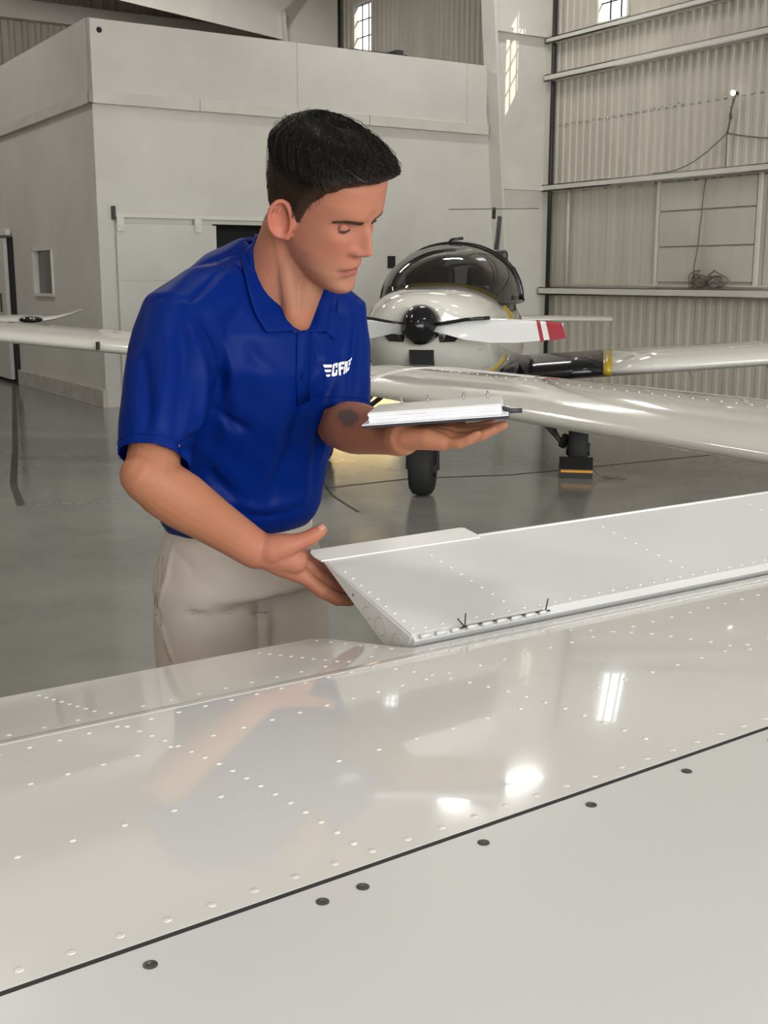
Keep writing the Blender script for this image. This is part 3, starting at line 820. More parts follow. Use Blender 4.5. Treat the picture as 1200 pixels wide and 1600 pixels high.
# aft skin: fixed trailing edge left of the control surface, cut-out to its right
def aft_ring(s, cte):
    cs = [seam_c(s) + .0032 + (1.196 - seam_c(s) - .0032) * t for t in np.linspace(0, 1, 16)]
    cs += [1.204 + (cte - 1.204) * t for t in np.linspace(0, 1, 5)]
    ring = [(s, c, zw(c)) for c in cs]
    zt = zw(cte)
    ring += [(s, cte, zt - .006), (s, cte - (.02 if cte < 1.3 else .06), zt - (.04 if cte < 1.3 else .018)), (s, 1.0, .835), (s, seam_c(s) + .0032, .80)]
    return ring
aft_rings = []
for s in np.linspace(S0, .80, 24):
    aft_rings.append(aft_ring(s, 1.455))
for s, c in ((.815, 1.44), (.832, 1.34), (.842, 1.262), (.85, 1.248)):
    aft_rings.append(aft_ring(s, c))
for s in np.linspace(.88, S1, 22):
    aft_rings.append(aft_ring(s, 1.247))
aft = MB().loft(aft_rings).build('wing_skin', M_wing, fg, smooth=True, M=WM, angle=35)
# lapped skin edge that catches the light along the bend
lap = [[(s, 1.190, zw(1.190) + .0001), (s, 1.1905, zw(1.1905) + .0006), (s, 1.206, zw(1.206) + .0006), (s, 1.209, zw(1.209) - .0002)] for s in np.linspace(S0, S1, 30)]
MB().loft(lap).build('skin_lap', M_wing, fg, M=WM, smooth=True, angle=30)
# rivets
def dome(r, h, n=12):
    mb = MB(); rings_ = []
    for q in (1.0, .93, .75, .45):
        rings_.append([(r * q * math.cos(a), r * q * math.sin(a), h * math.sqrt(max(0, 1 - q * q)) if q < 1 else 0) for a in np.arange(n) * 2 * math.pi / n])
    mb.loft(rings_)
    me = bpy.data.meshes.new('rivet_head'); me.from_pydata(mb.v, [], mb.f); me.materials.append(M_rivet)
    me.polygons.foreach_set('use_smooth', [True] * len(me.polygons))
    return me
RV = dome(.0033, .0013); RVB = dome(.0038, .0008)
def put_rivet(s, c, parent=aft, me=RV, z=None, sl=None, name='rivet'):
    z = zw(c) if z is None else z; sl = slope_w(c) if sl is None else sl
    M = WM @ T4((s, c, z - .0001)) @ Matrix.Rotation(math.atan(sl), 4, 'X')
    link(name, me, parent, M)
def row(s0, c0, s1, c1, n, skip=(), **k):
    for i in range(n):
        if i in skip: continue
        t = i / max(1, n - 1)
        put_rivet(s0 + (s1 - s0) * t, c0 + (c1 - c0) * t, **k)
row(.10, .727, 1.30, .772, 34, me=RVB)                # beside the joint
row(.17, .893, .406, .910, 6); row(.538, .921, .78, .935, 6); row(.90, .938, 1.36, .965, 11)
row(.16, 1.040, .42, 1.064, 8); row(.47, 1.068, .80, 1.098, 10); row(.85, 1.10, 1.46, 1.14, 16)
row(.17, 1.150, .40, 1.168, 8); row(.44, 1.170, .78, 1.19, 11); row(.83, 1.188, 1.62, 1.192, 21)
row(.18, 1.222, .415, 1.232, 7); row(.455, 1.234, .78, 1.246, 10); row(.86, 1.222, 1.70, 1.222, 24)
def ribrow(pts, n):
    pts = np.array(pts); d = np.r_[0, np.cumsum(np.linalg.norm(np.diff(pts, axis=0), axis=1))]
    for t in np.linspace(0, d[-1], n):
        put_rivet(np.interp(t, d, pts[:, 0]), np.interp(t, d, pts[:, 1]))
ribrow([(.458, .76), (.452, .86), (.440, .98), (.424, 1.08), (.408, 1.16)], 17)
ribrow([(.405, 1.26), (.385, 1.42)], 8)
ribrow([(.826, .79), (.820, .90), (.808, .99), (.79, 1.07), (.762, 1.16)], 14)
ribrow([(.735, 1.26), (.70, 1.42)], 8)
ribrow([(.828, 1.27), (.80, 1.43)], 6)
ribrow([(1.185, .80), (1.165, .92), (1.148, 1.0), (1.12, 1.08), (1.06, 1.165)], 15)
# dark countersunk screws in the leading edge skin
scm = MB(); n = 16
scm.loft([[(.0052 * q * math.cos(a), .0052 * q * math.sin(a), h) for a in np.arange(n) * 2 * math.pi / n] for q, h in ((1, 0), (1, .0006), (.6, .0009), (.3, .0003))])
SCM = bpy.data.meshes.new('screw_head'); SCM.from_pydata(scm.v, [], scm.f); SCM.materials.append(M_screw)
for s, c in ((-.02, .674), (.11, .679), (.25, .688), (.39, .695), (.427, .697), (.549, .703), (.673, .707), (.799, .711), (.928, .715), (1.06, .719), (1.19, .724)):
    z = zw(c); link('screw', SCM, le_skin, WM @ T4((s, c - .002, z)) @ Matrix.Rotation(math.atan(slope_w(c)), 4, 'X'))
# raised control surface
AZ = (.997 - .934) / .27
def za(c): return .934 + AZ * (c - 1.25)
E0, E1 = .852, 2.13
sec = [(1.252, za(1.252) - .006), (1.262, za(1.262)), (1.503, za(1.503)), (1.505, za(1.505) - .003), (1.30, .898), (1.268, .905)]
ail = MB().loft([[(s, c, z) for c, z in sec] for s in (E0, 1.149)] ).v
def surf(s0, s1, cte):
    sc_ = [(1.252, za(1.252) - .006), (1.262, za(1.262)), (cte - .002, za(cte - .002)), (cte, za(cte) - .003), (1.315, .897), (1.268, .905)]
    return [[(s, c, z) for c, z in sc_] for s in (s0, s1)]
amb = MB(); amb.loft(surf(E0 + .003, E1, 1.503))
ailo = amb.build('control_surface', M_ail, fg, M=WM, bevel=.0008)
# end rib closing plate with lightening holes and flange
rib = MB().prism([(E0, 1.258, za(1.258) - .003), (E0, 1.497, za(1.497) - .001), (E0, 1.497, za(1.497) - .003), (E0, 1.316, .8985), (E0, 1.272, .907)], (.0028, 0, 0)).build('end_rib', M_ail, ailo, M=WM)
rib['label'] = 'white end rib with round lightening holes'
for c, z, r in ((1.292, .918, .011), (1.335, .929, .0125), (1.372, .939, .009)):
    MB().tube([(E0 + .001, c, z), (E0 - .0012, c, z)], r, 20).build('lightening_hole', M_wall, ailo, M=WM)
    MB().tube([(E0 - .0006, c + (r + .0008) * math.cos(a), z + (r + .0008) * math.sin(a)) for a in np.linspace(0, 2 * math.pi, 22)], .0010, 6).build('hole_lip', M_base, ailo, M=WM, smooth=True)
MB().tube([(E0, 1.41, .958), (E0 - .001, 1.41, .958)], .0022, 8).build('rib_bolt', M_chrome, ailo, M=WM)
# trim tab strip on the trailing edge, rounded at its free corner
tb = [(E0 - .006, 1.494), (E0 - .010, 1.512), (E0 - .009, 1.524), (E0 - .003, 1.531), (1.138, 1.535), (1.146, 1.532), (1.152, 1.502), (1.150, 1.494)]
MB().prism([(s, c, za(c) + .0006) for s, c in tb], (0, 0, .0022)).build('trim_tab', M_tab, ailo, M=WM)
MB().tube([(s, 1.5045, za(1.5045) - .0005) for s in (1.154, E1)], .0028, 8).build('trailing_edge_bead', M_tab, ailo, M=WM, smooth=True)
def arow(s0, c0, s1, c1, n):
    for i in range(n):
        t = i / (n - 1); c = c0 + (c1 - c0) * t
        put_rivet(s0 + (s1 - s0) * t, c, ailo, RV, za(c), AZ)
arow(.864, 1.455, .866, 1.275, 9)
arow(1.030, 1.465, 1.046, 1.300, 8)
arow(1.405, 1.470, 1.425, 1.300, 8)
arow(1.79, 1.470, 1.80, 1.300, 7)
arow(.885, 1.272, 1.66, 1.274, 27)
# piano hinge knuckles with the split pins standing up at both ends
for k in range(9):
    s = .862 + k * .0265
    MB().tube([(s, 1.2495, .9345), (s + .018, 1.2495, .9345)], .0033, 10).build('hinge_knuckle', M_ail if k % 2 else M_wingfront, ailo, M=WM, smooth=True)
MB().tube([(.935, 1.2495, .9366), (1.088, 1.2495, .9366)], .0014, 6).build('hinge_pin', M_wire, ailo, M=WM, smooth=True)
for s, leg in ((.938, ((-.011, .002, .014), (.004, .004, .019), (-.012, -.006, .002), (-.006, -.010, .006))), (1.086, ((.008, .004, .017), (-.008, .002, .002), (.002, -.008, .003)))):
    o_ = None
    for dx, dy, dz in leg:
        MB().tube([(s, 1.2495, .9355), (s + dx, 1.2495 + dy, .9355 + dz)], .0011, 6).build('split_pin', M_wire, ailo, M=WM)

# ================================================================== THE MECHANIC
def skin_tint(me, fn):
    n = len(me.vertices); co = np.empty(n * 3); me.vertices.foreach_get('co', co); co = co.reshape(-1, 3)
    col = np.ones((n, 4)); col[:, :3] = fn(co)
    at = me.color_attributes.new('tint', 'FLOAT_COLOR', 'POINT')
    at.data.foreach_set('color', col.ravel())
def remesh(mb, name, vox, smooth_it=4, fac=.5):
    me = bpy.data.meshes.new(name + '_raw'); me.from_pydata(mb.v, [], mb.f)
    bm = bmesh.new(); bm.from_mesh(me); bmesh.ops.recalc_face_normals(bm, faces=bm.faces); bm.to_mesh(me); bm.free()
    o = bpy.data.objects.new(name + '_raw', me); scene.collection.objects.link(o)
    r = o.modifiers.new('r', 'REMESH'); r.mode = 'VOXEL'; r.voxel_size = vox
    if smooth_it:
        sm = o.modifiers.new('s', 'SMOOTH'); sm.factor = fac; sm.iterations = smooth_it
    dg = bpy.context.evaluated_depsgraph_get()
    out = bpy.data.meshes.new_from_object(o.evaluated_get(dg))
    out.name = name
    bpy.data.objects.remove(o); bpy.data.meshes.remove(me)
    out.polygons.foreach_set('use_smooth', [True] * len(out.polygons))
    return out
def mesh_np(me):
    n = len(me.vertices); co = np.empty(n * 3); me.vertices.foreach_get('co', co); return co.reshape(-1, 3)
def normals_np(me):
    n = len(me.vertices); no = np.empty(n * 3); me.vertex_normals.foreach_get('vector', no); return no.reshape(-1, 3)
def bvh_of(me):
    return BVHTree.FromPolygons([v.co for v in me.vertices], [tuple(p.vertices) for p in me.polygons])
def hit_px(bv, u, v, lift=0.0):
    r = nrm(ray(u, v)); loc, no, i, d = bv.ray_cast(Vector(CAMP), Vector(r), 10)
    if loc is None: return None
    no = np.array(no); no = no if no @ r < 0 else -no
    return np.array(loc) + no * lift

PHI = math.radians(-50)
FW = np.array([math.cos(PHI), math.sin(PHI), 0]); RT = np.array([math.sin(PHI), -math.cos(PHI), 0]); UPV = np.array([0, 0, 1.])
def ring(c, a, b, n=36, phi=PHI, tilt=0.0, e=2.25):
    """body section: a = half width, b = half depth, tilt = forward lean of the section plane"""
    fw = np.array([math.cos(phi) * math.cos(tilt), math.sin(phi) * math.cos(tilt), -math.sin(tilt)]); rt = np.array([math.sin(phi), -math.cos(phi), 0])
    out = []
    for t in np.arange(n) * 2 * math.pi / n:
        cs, sn = math.cos(t), math.sin(t)
        out.append(np.array(c) + rt * a * math.copysign(abs(cs) ** (2 / e), cs) + fw * b * math.copysign(abs(sn) ** (2 / e), sn))
    return out
# ---- head frame
HY, HP, HR = math.radians(-31), math.radians(31), math.radians(17)
HF = np.array([math.cos(HY) * math.cos(HP), math.sin(HY) * math.cos(HP), -math.sin(HP)])
HL_ = np.array([-math.sin(HY), math.cos(HY), 0]); HU = np.cross(HF, HL_)
HLf = math.cos(HR) * HL_ + math.sin(HR) * HU; HUp = -math.sin(HR) * HL_ + math.cos(HR) * HU
HO = np.array([-.094, 1.790, 1.513]); HS = .935
HMAT = np.stack([HF, HLf, HUp], 1) * HS
def hw(p): return HO + HMAT @ np.asarray(p, float)          # head local (forward, left, up) -> world
def to_head(co): return (co - HO) @ np.linalg.inv(HMAT).T
UU = [-.108, -.100, -.088, -.065, -.035, 0.0, .03, .06, .09, .11, .125, .134]
WW = [.010, .026, .038, .0535, .0635, .069, .0725, .0755, .072, .061, .044, .012]
FFr = [.066, .086, .0905, .087, .086, .087, .088, .094, .090, .079, .060, .012]
FB = [.03, .005, -.02, -.045, -.075, -.093, -.103, -.106, -.100, -.086, -.066, -.03]
def skull(u, th, n=2.25):
    w, ff, fb = np.interp(u, UU, WW), np.interp(u, UU, FFr), np.interp(u, UU, FB)
    fc = np.interp(u, [-.108, -.06, 0, .1, .134], [.045, .015, -.012, -.012, -.01])
    c, s = np.cos(th), np.sin(th)
    A = np.where(c > 0, ff - fc, fc - fb)
    nn = np.where(c > 0, 2.35, 2.15)
    f = fc + A * np.sign(c) * np.abs(c) ** (2 / nn)
    l = w * np.sign(s) * np.abs(s) ** (2 / nn)
    return f, l
def g2(a, b, sa, sb): return np.exp(-(a / sa) ** 2 - (b / sb) ** 2)
def face_disp(f, l, u):
    """forward displacement sculpting brow, eyes, nose, lips, chin"""
    al = np.abs(l); d = np.zeros_like(f)
    d += .0045 * g2(al - .026, u - .046, .022, .010)                 # brow
    d -= .0118 * g2(al - .033, u - .025, .0155, .0120)              # sockets
    d -= .004 * g2(l, u - .036, .010, .012)                          # nasion
    nh = np.interp(u, [-.032, -.024, -.019, -.010, .0, .012, .026, .04, .05], [0, .006, .019, .0285, .0245, .0185, .0125, .005, 0])
    nw_ = np.interp(u, [-.03, -.018, -.005, .01, .03, .045], [.0115, .0125, .0105, .0085, .0075, .012])
    d += nh * np.exp(-(al / nw_) ** 2.4)
    d += .0095 * g2(al - .0145, u + .0145, .0062, .0075)             # nostril wings
    d += .0035 * g2(al - .047, u - .002, .018, .016)                 # cheekbones
    d -= .0045 * g2(al - .047, u + .040, .018, .022)                 # hollow cheeks
    d -= .0022 * g2(al - (.022 + .35 * np.clip(-.02 - u, 0, .04)), u + .035, .005, .018)   # nasolabial fold
    d += .0045 * g2(l, u + .040, .024, .010)                         # upper lip mound
    lipw = np.exp(-(al / .023) ** 4)
    d += .0042 * lipw * np.exp(-((u + .0455 + .10 * al) / .0042) ** 2)
    d += .0055 * np.exp(-(al / .018) ** 4) * np.exp(-((u + .0595) / .0052) ** 2)
    d -= .0050 * lipw * np.exp(-((u + .0515 + .16 * al) / .0022) ** 2)
    d -= .0035 * g2(al - .0255, u + .0555, .005, .005)               # mouth corners
    d -= .0055 * g2(l, u + .071, .022, .006)
    d += .0060 * g2(l, u + .088, .018, .012)                         # chin
    return d
def head_rings(mb):
    us = np.concatenate([np.linspace(-.108, -.06, 26), np.linspace(-.058, .06, 64), np.linspace(.064, .134, 24)])
    n = 150
    th = np.arange(n) * 2 * math.pi / n
    th = th + .35 * np.sin(th) * -1      # denser toward the face
    rings = []
    for u in us:
        f, l = skull(np.full(n, u), th)
        front = np.clip(np.cos(th) * 1.6, 0, 1)
        f = f + face_disp(f, l, np.full(n, u)) * front
        rings.append([hw((f[i], l[i], u)) for i in range(n)])
    mb.loft(rings)
def ear(mb, sg):
    # rim, bowl plate, lobe, tragus (head local)
    c = np.array([-.010, sg * .076, .002])
    ax = nrm([-.30, sg * .06, .95]); bx = nrm(np.array([-.93, sg * .55, -.28])); bx = nrm(bx - ax * (bx @ ax)); nx = np.cross(ax, bx) * sg
    if (nx * np.array([0, sg, 0])).sum() < 0: nx = -nx
    rim = []
    for a in np.linspace(math.radians(-150), math.radians(165), 26):
        ra, rb = .0315, .0195
        q = c + ax * ra * math.cos(a) * (1.0 if math.cos(a) > 0 else .86) + bx * (rb * math.sin(a) * (1.05 if math.sin(a) > 0 else .75) + .004)
        rim.append(hw(q + nx * (.004 + .006 * max(0, math.sin(a)))))
    rim = [p for p in rim]
    mb.tube(rim, .0040, 8, rnd=True)
    # plate
    for k in range(1):
        vs = []
        for off in (-.0022, .0022):
            for a in np.arange(24) * 2 * math.pi / 24:
                q = c + ax * .030 * math.cos(a) * (1 if math.cos(a) > 0 else .86) + bx * (.0185 * math.sin(a) * (1.05 if math.sin(a) > 0 else .75) + .004)
                vs.append(hw(q + nx * (off - .006 + .007 * max(0, math.sin(a)))))
        fs = [tuple(range(24))[::-1], tuple(range(24, 48))] + [(i, (i + 1) % 24, 24 + (i + 1) % 24, 24 + i) for i in range(24)]
        mb.add(vs, fs)
    anti = [hw(c + ax * (.019 * math.cos(a) - .002) + bx * (.0125 * math.sin(a) + .003) + nx * .0015) for a in np.linspace(math.radians(20), math.radians(175), 12)]
    mb.tube(anti, .0030, 7, rnd=True)
    mb.sphere(hw(c - ax * .0265 + bx * .000), .0075)
    mb.sphere(hw(c - ax * .004 - bx * .0115 + nx * .001), .0052)

# ---- joints
SR = np.array([-.306, 1.785, 1.366]); SL = np.array([-.082, 1.965, 1.366])
ER = PY(233, 748, 1.62); WR = PY(400, 859, 1.705)
EL = PY(531, 664, 1.90); WLt = PY(628, 683, 1.66)
NECK0 = np.array([-.172, 1.872, 1.395])
body = MB()
head_rings(body); ear(body, -1); ear(body, 1)
# neck with throat
nb = [NECK0, NECK0 * .5 + hw((-.035, 0, -.07)) * .5, hw((-.035, 0, -.06)), hw((-.02, 0, -.01))]
body.tube(nb, [.060, .056, .056, .054], 28, ref=RT, flat=1.05)
body.tube([NECK0 + FW * .045 + UPV * -.04, hw((.02, 0, -.095))], [.030, .022], 12, rnd=True)
for sg in (-1, 1):     # neck muscles
    body.tube([NECK0 + FW * .060 + RT * -sg * .012 + UPV * -.035, hw((-.035, sg * .043, -.05))], [.014, .017], 12, rnd=True)
# torso under the shirt
TORSO = [((-.260, 2.015, .93), .125, .09, 0), ((-.257, 2.005, .985), .125, .09, 0), ((-.249, 1.99, 1.06), .135, .10, .1), ((-.236, 1.965, 1.15), .148, .108, .2), ((-.219, 1.935, 1.24), .168, .118, .3),
         ((-.207, 1.905, 1.32), .176, .112, .35), ((-.199, 1.892, 1.37), .160, .092, .35), ((-.200, 1.892, 1.41), .120, .076, .35), ((-.200, 1.893, 1.445), .075, .060, .4)]
body.loft([ring(c, a * .95, b * .95, 32, tilt=t) for c, a, b, t in TORSO])
# arms
def arm(S, E_, W, r):
    u = (np.array(E_) - S); f = np.array(W) - E_
    body.tube([S + u * .06, S + u * .25, S + u * .6, S + u * .88, np.array(E_)], [r[0], r[0] * 1.02, r[1], r[2], r[2] * .97], 20, rnd=True)
    side = nrm(np.cross(f, [0, 0, 1]))
    body.tube([np.array(E_) - f * .04, E_ + f * .12, E_ + f * .30, E_ + f * .55, E_ + f * .80, np.array(W)], [r[2] * .92, r[3] * .98, r[3], r[3] * .86, r[4] * 1.08, r[4]], 20, ref=[0, 0, 1], rnd=True)
    body.sphere(E_, r[2] * .98)
arm(SR, ER, WR, (.038, .041, .0385, .0425, .0300))
arm(SL, EL, WLt, (.038, .043, .040, .042, .0285))
# right hand closing on the edge of the control surface: thumb up, fingers underneath
def finger(pts, r0, r1):
    P = [np.array(p) for p in pts]
    body.tube([P[0], (P[0] + P[1]) / 2, P[1], (P[1] + P[2]) / 2, P[2], (P[2] + P[3]) / 2, P[3]], [r0 * 1.1, r0, r0 * 1.05, r0 * .92, r0 * .95, r1, r1 * .9], 12, rnd=True)
def lerp(a, b, t): return np.array(a) * (1 - t) + np.array(b) * t
rh = {'i': [(472, 899, 1.715), (505, 925, 1.712), (528, 937, 1.725), (548, 940, 1.745)],
      'm': [(482, 889, 1.738), (514, 914, 1.748), (536, 926, 1.762), (555, 931, 1.78)],
      'r': [(489, 881, 1.758), (517, 903, 1.775), (537, 916, 1.79), (552, 922, 1.805)],
      'p': [(492, 876, 1.776), (514, 893, 1.795), (528, 904, 1.806), (540, 911, 1.815)]}
RHJ = {k: [PY(*q) for q in v] for k, v in rh.items()}
for k, (a, b) in {'i': (.0112, .0088), 'm': (.0112, .0088), 'r': (.0105, .0083), 'p': (.0092, .0074)}.items():
    finger(RHJ[k], a, b)
    w0 = WR + (RHJ[k][0] - WR) * .08 + np.array([0, {'i': -.006, 'm': 0, 'r': .008, 'p': .014}[k], 0])
    body.tube([w0, lerp(w0, RHJ[k][0], .5), RHJ[k][0]], [.0205, .0195, .0140], 12, rnd=True)
th_ = [PY(430, 858, 1.695), PY(462, 848, 1.690), PY(484, 840, 1.692), PY(503, 828, 1.695)]
body.tube([WR, th_[0], lerp(th_[0], th_[1], .6), th_[1], lerp(th_[1], th_[2], .5), th_[2], lerp(th_[2], th_[3], .6), th_[3]], [.026, .0240, .0195, .0145, .0125, .0125, .0115, .0090], 14, rnd=True)
body.tube([lerp(th_[0], th_[1], .7), lerp(RHJ['i'][0], WR, .25)], [.0135, .0150], 12, rnd=True)     # web
body.tube([WR, lerp(lerp(th_[0], th_[1], .5), RHJ['i'][0], .5)], [.029, .021], 14, rnd=True)
# left hand, palm up under the binder
hx = nrm(PY(775, 673, 1.645) - WLt); hz = nrm(np.array([-.03, .02, 1]) - hx * (np.array([-.03, .02, 1]) @ hx)); hy = np.cross(hz, hx)
def lh(x, y, z): return WLt + hx * x * .78 + hy * y + hz * z
lf = {'p': [(.078, -.032, -.008), (.108, -.040, -.010), (.128, -.043, -.005), (.143, -.044, .002)], 'r': [(.086, -.011, -.004), (.124, -.016, -.007), (.152, -.018, -.002), (.172, -.018, .005)],
      'm': [(.090, .010, -.001), (.131, .010, -.002), (.166, .010, .001), (.190, .010, .006)], 'i': [(.087, .031, .0), (.124, .038, .001), (.150, .042, .003), (.168, .044, .006)]}
for k, (a, b) in {'i': (.0093, .0075), 'm': (.0097, .0077), 'r': (.0092, .0072), 'p': (.0082, .0066)}.items():
    P = [lh(*q) for q in lf[k]]; finger(P, a, b)
    body.tube([lh(.008, lf[k][0][1] * .45, 0), lh(.05, lf[k][0][1] * .85, -.002), P[0]], [.0175, .0165, .0125], 12, rnd=True)
body.tube([lh(.005, .012, 0), lh(.035, .035, -.002), lh(.062, .055, .001), lh(.088, .064, .003), lh(.108, .068, .004)], [.018, .0175, .0125, .011, .0085], 12, rnd=True)
body_me = remesh(body, 'person', .0024, 5, .5)
hairline_pts = ([0, 25, 45, 60, 72, 80, 88, 96, 108, 125, 150, 180], [.106, .103, .094, .078, .050, .004, .004, .022, .016, -.004, -.045, -.055])
def hairline(thd): return np.interp(np.abs(thd), *hairline_pts)
def tint_body(co):
    h = to_head(co); n = len(co)
    base = np.array([.345, .142, .078]); col = np.tile(base, (n, 1))
    f, l, u = h[:, 0], h[:, 1], h[:, 2]
    near = (np.linalg.norm(h, axis=1) < .16)
    def mix(w, c):
        w = np.clip(w, 0, 1)[:, None]; col[:] = col * (1 - w) + np.array(c) * w
    al = np.abs(l); fr = (f > .05) & near
    mix(np.clip((.185 - np.linalg.norm(h, axis=1)) / .06, 0, 1) * .85, (.43, .176, .114))
    mix(fr * .45 * g2(al - .04, u + .005, .022, .02), (.46, .150, .105))
    mix(fr * .5 * np.exp(-((l / .014) ** 2 + ((u + .012) / .012) ** 2)), (.46, .15, .108))
    mix(near * .45 * ((u < -.03) & (f > -.01)) * np.clip((-.03 - u) / .025, 0, 1), (.29, .148, .095))        # beard shadow
    lip = fr * np.exp(-(al / .021) ** 6) * np.exp(-((u + .0535) / .0095) ** 4)
    mix(lip * .85, (.33, .095, .078))
    mix(fr * np.exp(-(al / .023) ** 6) * np.exp(-((u + .0515 + .16 * al) / .0016) ** 2) * .8, (.18, .06, .05))
    mix(near * (al > .069) * np.clip((al - .069) / .006, 0, 1) * (np.abs(u) < .045) * (f < .02) * .75, (.46, .145, .10))
    mix(fr * .45 * g2(al - .033, u - .018, .014, .007), (.27, .115, .082))
    # scalp under the short hair
    thd = np.degrees(np.arctan2(l, f + .012))
    mix(near * np.clip((u - hairline(thd) + .004) / .012, 0, 1) * (u > -.07) * (al < .0765), (.05, .028, .018))
    # hands redder
    dR = np.linalg.norm(co - (WR + RHJ['i'][0]) / 2, axis=1); mix(np.clip(1 - (dR - .06) / .05, 0, 1) * .6, (.43, .165, .11))
    for tip in [RHJ[k][2] for k in RHJ] + [th_[2]]:
        dd = np.linalg.norm(co - tip, axis=1); mix(np.clip(1 - dd / .03, 0, 1) * .5, (.46, .14, .10))
    dt = np.linalg.norm((co - PY(553, 652, 1.80)) / np.array([.030, .07, .016]), axis=1) + .12 * np.sin(co[:, 0] * 260) * np.sin(co[:, 2] * 300)
    mix(np.clip(4.0 - dt * 4.0, 0, 1) * .8, (.10, .085, .07))     # dark irregular patch on the left forearm
    return col
skin_tint(body_me, tint_body)
body_me.materials.append(M_skin)
person = link('person', body_me)
tag(person, 'stooping man in blue polo shirt and khaki trousers gripping the raised control surface', 'person')
body_bvh = bvh_of(body_me)

# thumb nail
def nail(tip, prev, up, r, wd):
    ax = nrm(np.array(tip) - prev); up = nrm(up - ax * (up @ ax)); sd = np.cross(ax, up)
    vs = []; fs = []
    for i in range(6):
        for j in range(7):
            a = (j - 3) / 3 * .9; x = -.003 + i / 5 * .0115
            vs.append(np.array(tip) + ax * (x - .002) + (up * math.cos(a) + sd * math.sin(a) * wd) * (r + .0006))
    for i in range(5):
        for j in range(6): fs.append((i * 7 + j, i * 7 + j + 1, (i + 1) * 7 + j + 1, (i + 1) * 7 + j))
    me = MB().add(vs, fs); o = me.build('thumb_nail', M_skin, person, smooth=True); skin_tint(o.data, lambda c: np.tile((.52, .27, .21), (len(c), 1)))
nail(th_[3], th_[2], np.array([-.25, -.55, .8]), .0088, .9)

# ---- eyes, lids, brows
for sg in (-1, 1):
    ec = np.array([.0652, sg * .0330, .0235]); R_ = .0123
    ey = MB(); vs = []; fs = []; nu, nv = 28, 22
    for i in range(nv + 1):
        for j in range(nu + 1):
            el = math.radians(-42 + 54 * i / nv); az = math.radians(-58 + 116 * j / nu)
            vs.append(hw(ec + R_ * np.array([math.cos(el) * math.cos(az), math.cos(el) * math.sin(az), math.sin(el)])))
    for i in range(nv):
        for j in range(nu): fs.append((i * (nu + 1) + j, i * (nu + 1) + j + 1, (i + 1) * (nu + 1) + j + 1, (i + 1) * (nu + 1) + j))
    eo = ey.add(vs, fs).build('eyeball', M_eye, person, smooth=True)
    gz = nrm([.9, -.10, -.36])
    def etint(co, ec=ec, gz=gz):
        h = (to_head(co) - ec); d = np.degrees(np.arccos(np.clip((h / np.linalg.norm(h, axis=1)[:, None]) @ gz, -1, 1)))
        c = np.tile((.20, .15, .13), (len(co), 1)); c[d < 29] = (.055, .030, .018); c[d < 13] = (.004, .004, .004); return c
    skin_tint(eo.data, etint)
    def lid(name, e_out, e_in, edge, m=M_skin):
        vs = []; fs = []; n1, n2 = 24, 8
        for j in range(n1 + 1):
            az = -68 + 136 * j / n1; q = math.cos(math.radians(az / 68 * 90)) ** .8
            tgt = edge[0] + (edge[1] - edge[0]) * q
            for i in range(n2 + 1):
                el = math.radians(e_out + (tgt - e_out) * i / n2); a_ = math.radians(az)
                rr = R_ + .0011 - .0022 * abs(az / 68) ** 3 - .0018 * (1 - i / n2) ** 2
                vs.append(hw(ec + rr * np.array([math.cos(el) * math.cos(a_), math.cos(el) * math.sin(a_), math.sin(el)])))
        for j in range(n1):
            for i in range(n2): fs.append((j * (n2 + 1) + i, j * (n2 + 1) + i + 1, (j + 1) * (n2 + 1) + i + 1, (j + 1) * (n2 + 1) + i))
        o = MB().add(vs, fs).build(name, m, person, smooth=True)
        skin_tint(o.data, lambda c: np.tile((.37, .15, .10), (len(c), 1)))
        return [vs[j * (n2 + 1) + n2] for j in range(n1 + 1)]
    ed = lid('upper_eyelid', 62, 0, (-16, -4)); lid('lower_eyelid', -66, 0, (-16, -23))
    MB().tube([p + HF * .0008 for p in ed[2:-2]], [.0005] + [.0013] * (len(ed) - 6) + [.0005], 6).build('eyelashes', M_brow, person)
    # brow made of short hairs
    bw = MB()
    for k in range(190):
        t = random.random(); l_ = .011 + .040 * t; u_ = .0350 + .0065 * math.sin(min(1, t * 1.25) * math.pi * .62) - .004 * max(0, t - .7) / .3 + random.uniform(-1, 1) * .0034 * (1 - .6 * t)
        p0 = hw((.2, sg * l_, u_)); hit = body_bvh.ray_cast(Vector(p0), Vector(-HF), .3)
        if hit[0] is None: continue
        p = np.array(hit[0]); nn_ = np.array(hit[1]); nn_ = nn_ if nn_ @ HF > 0 else -nn_
        d = nrm(HMAT @ np.array([-.15, sg * 1.0, .55 - .9 * t])); d = nrm(d - nn_ * (d @ nn_) * .85)
        bw.tube([p - nn_ * .0006, p + d * .004 + nn_ * .0011, p + d * .008 + nn_ * .0008], [.0008, .0008, .0004], 4)
    bw.build('eyebrow', M_brow, person)

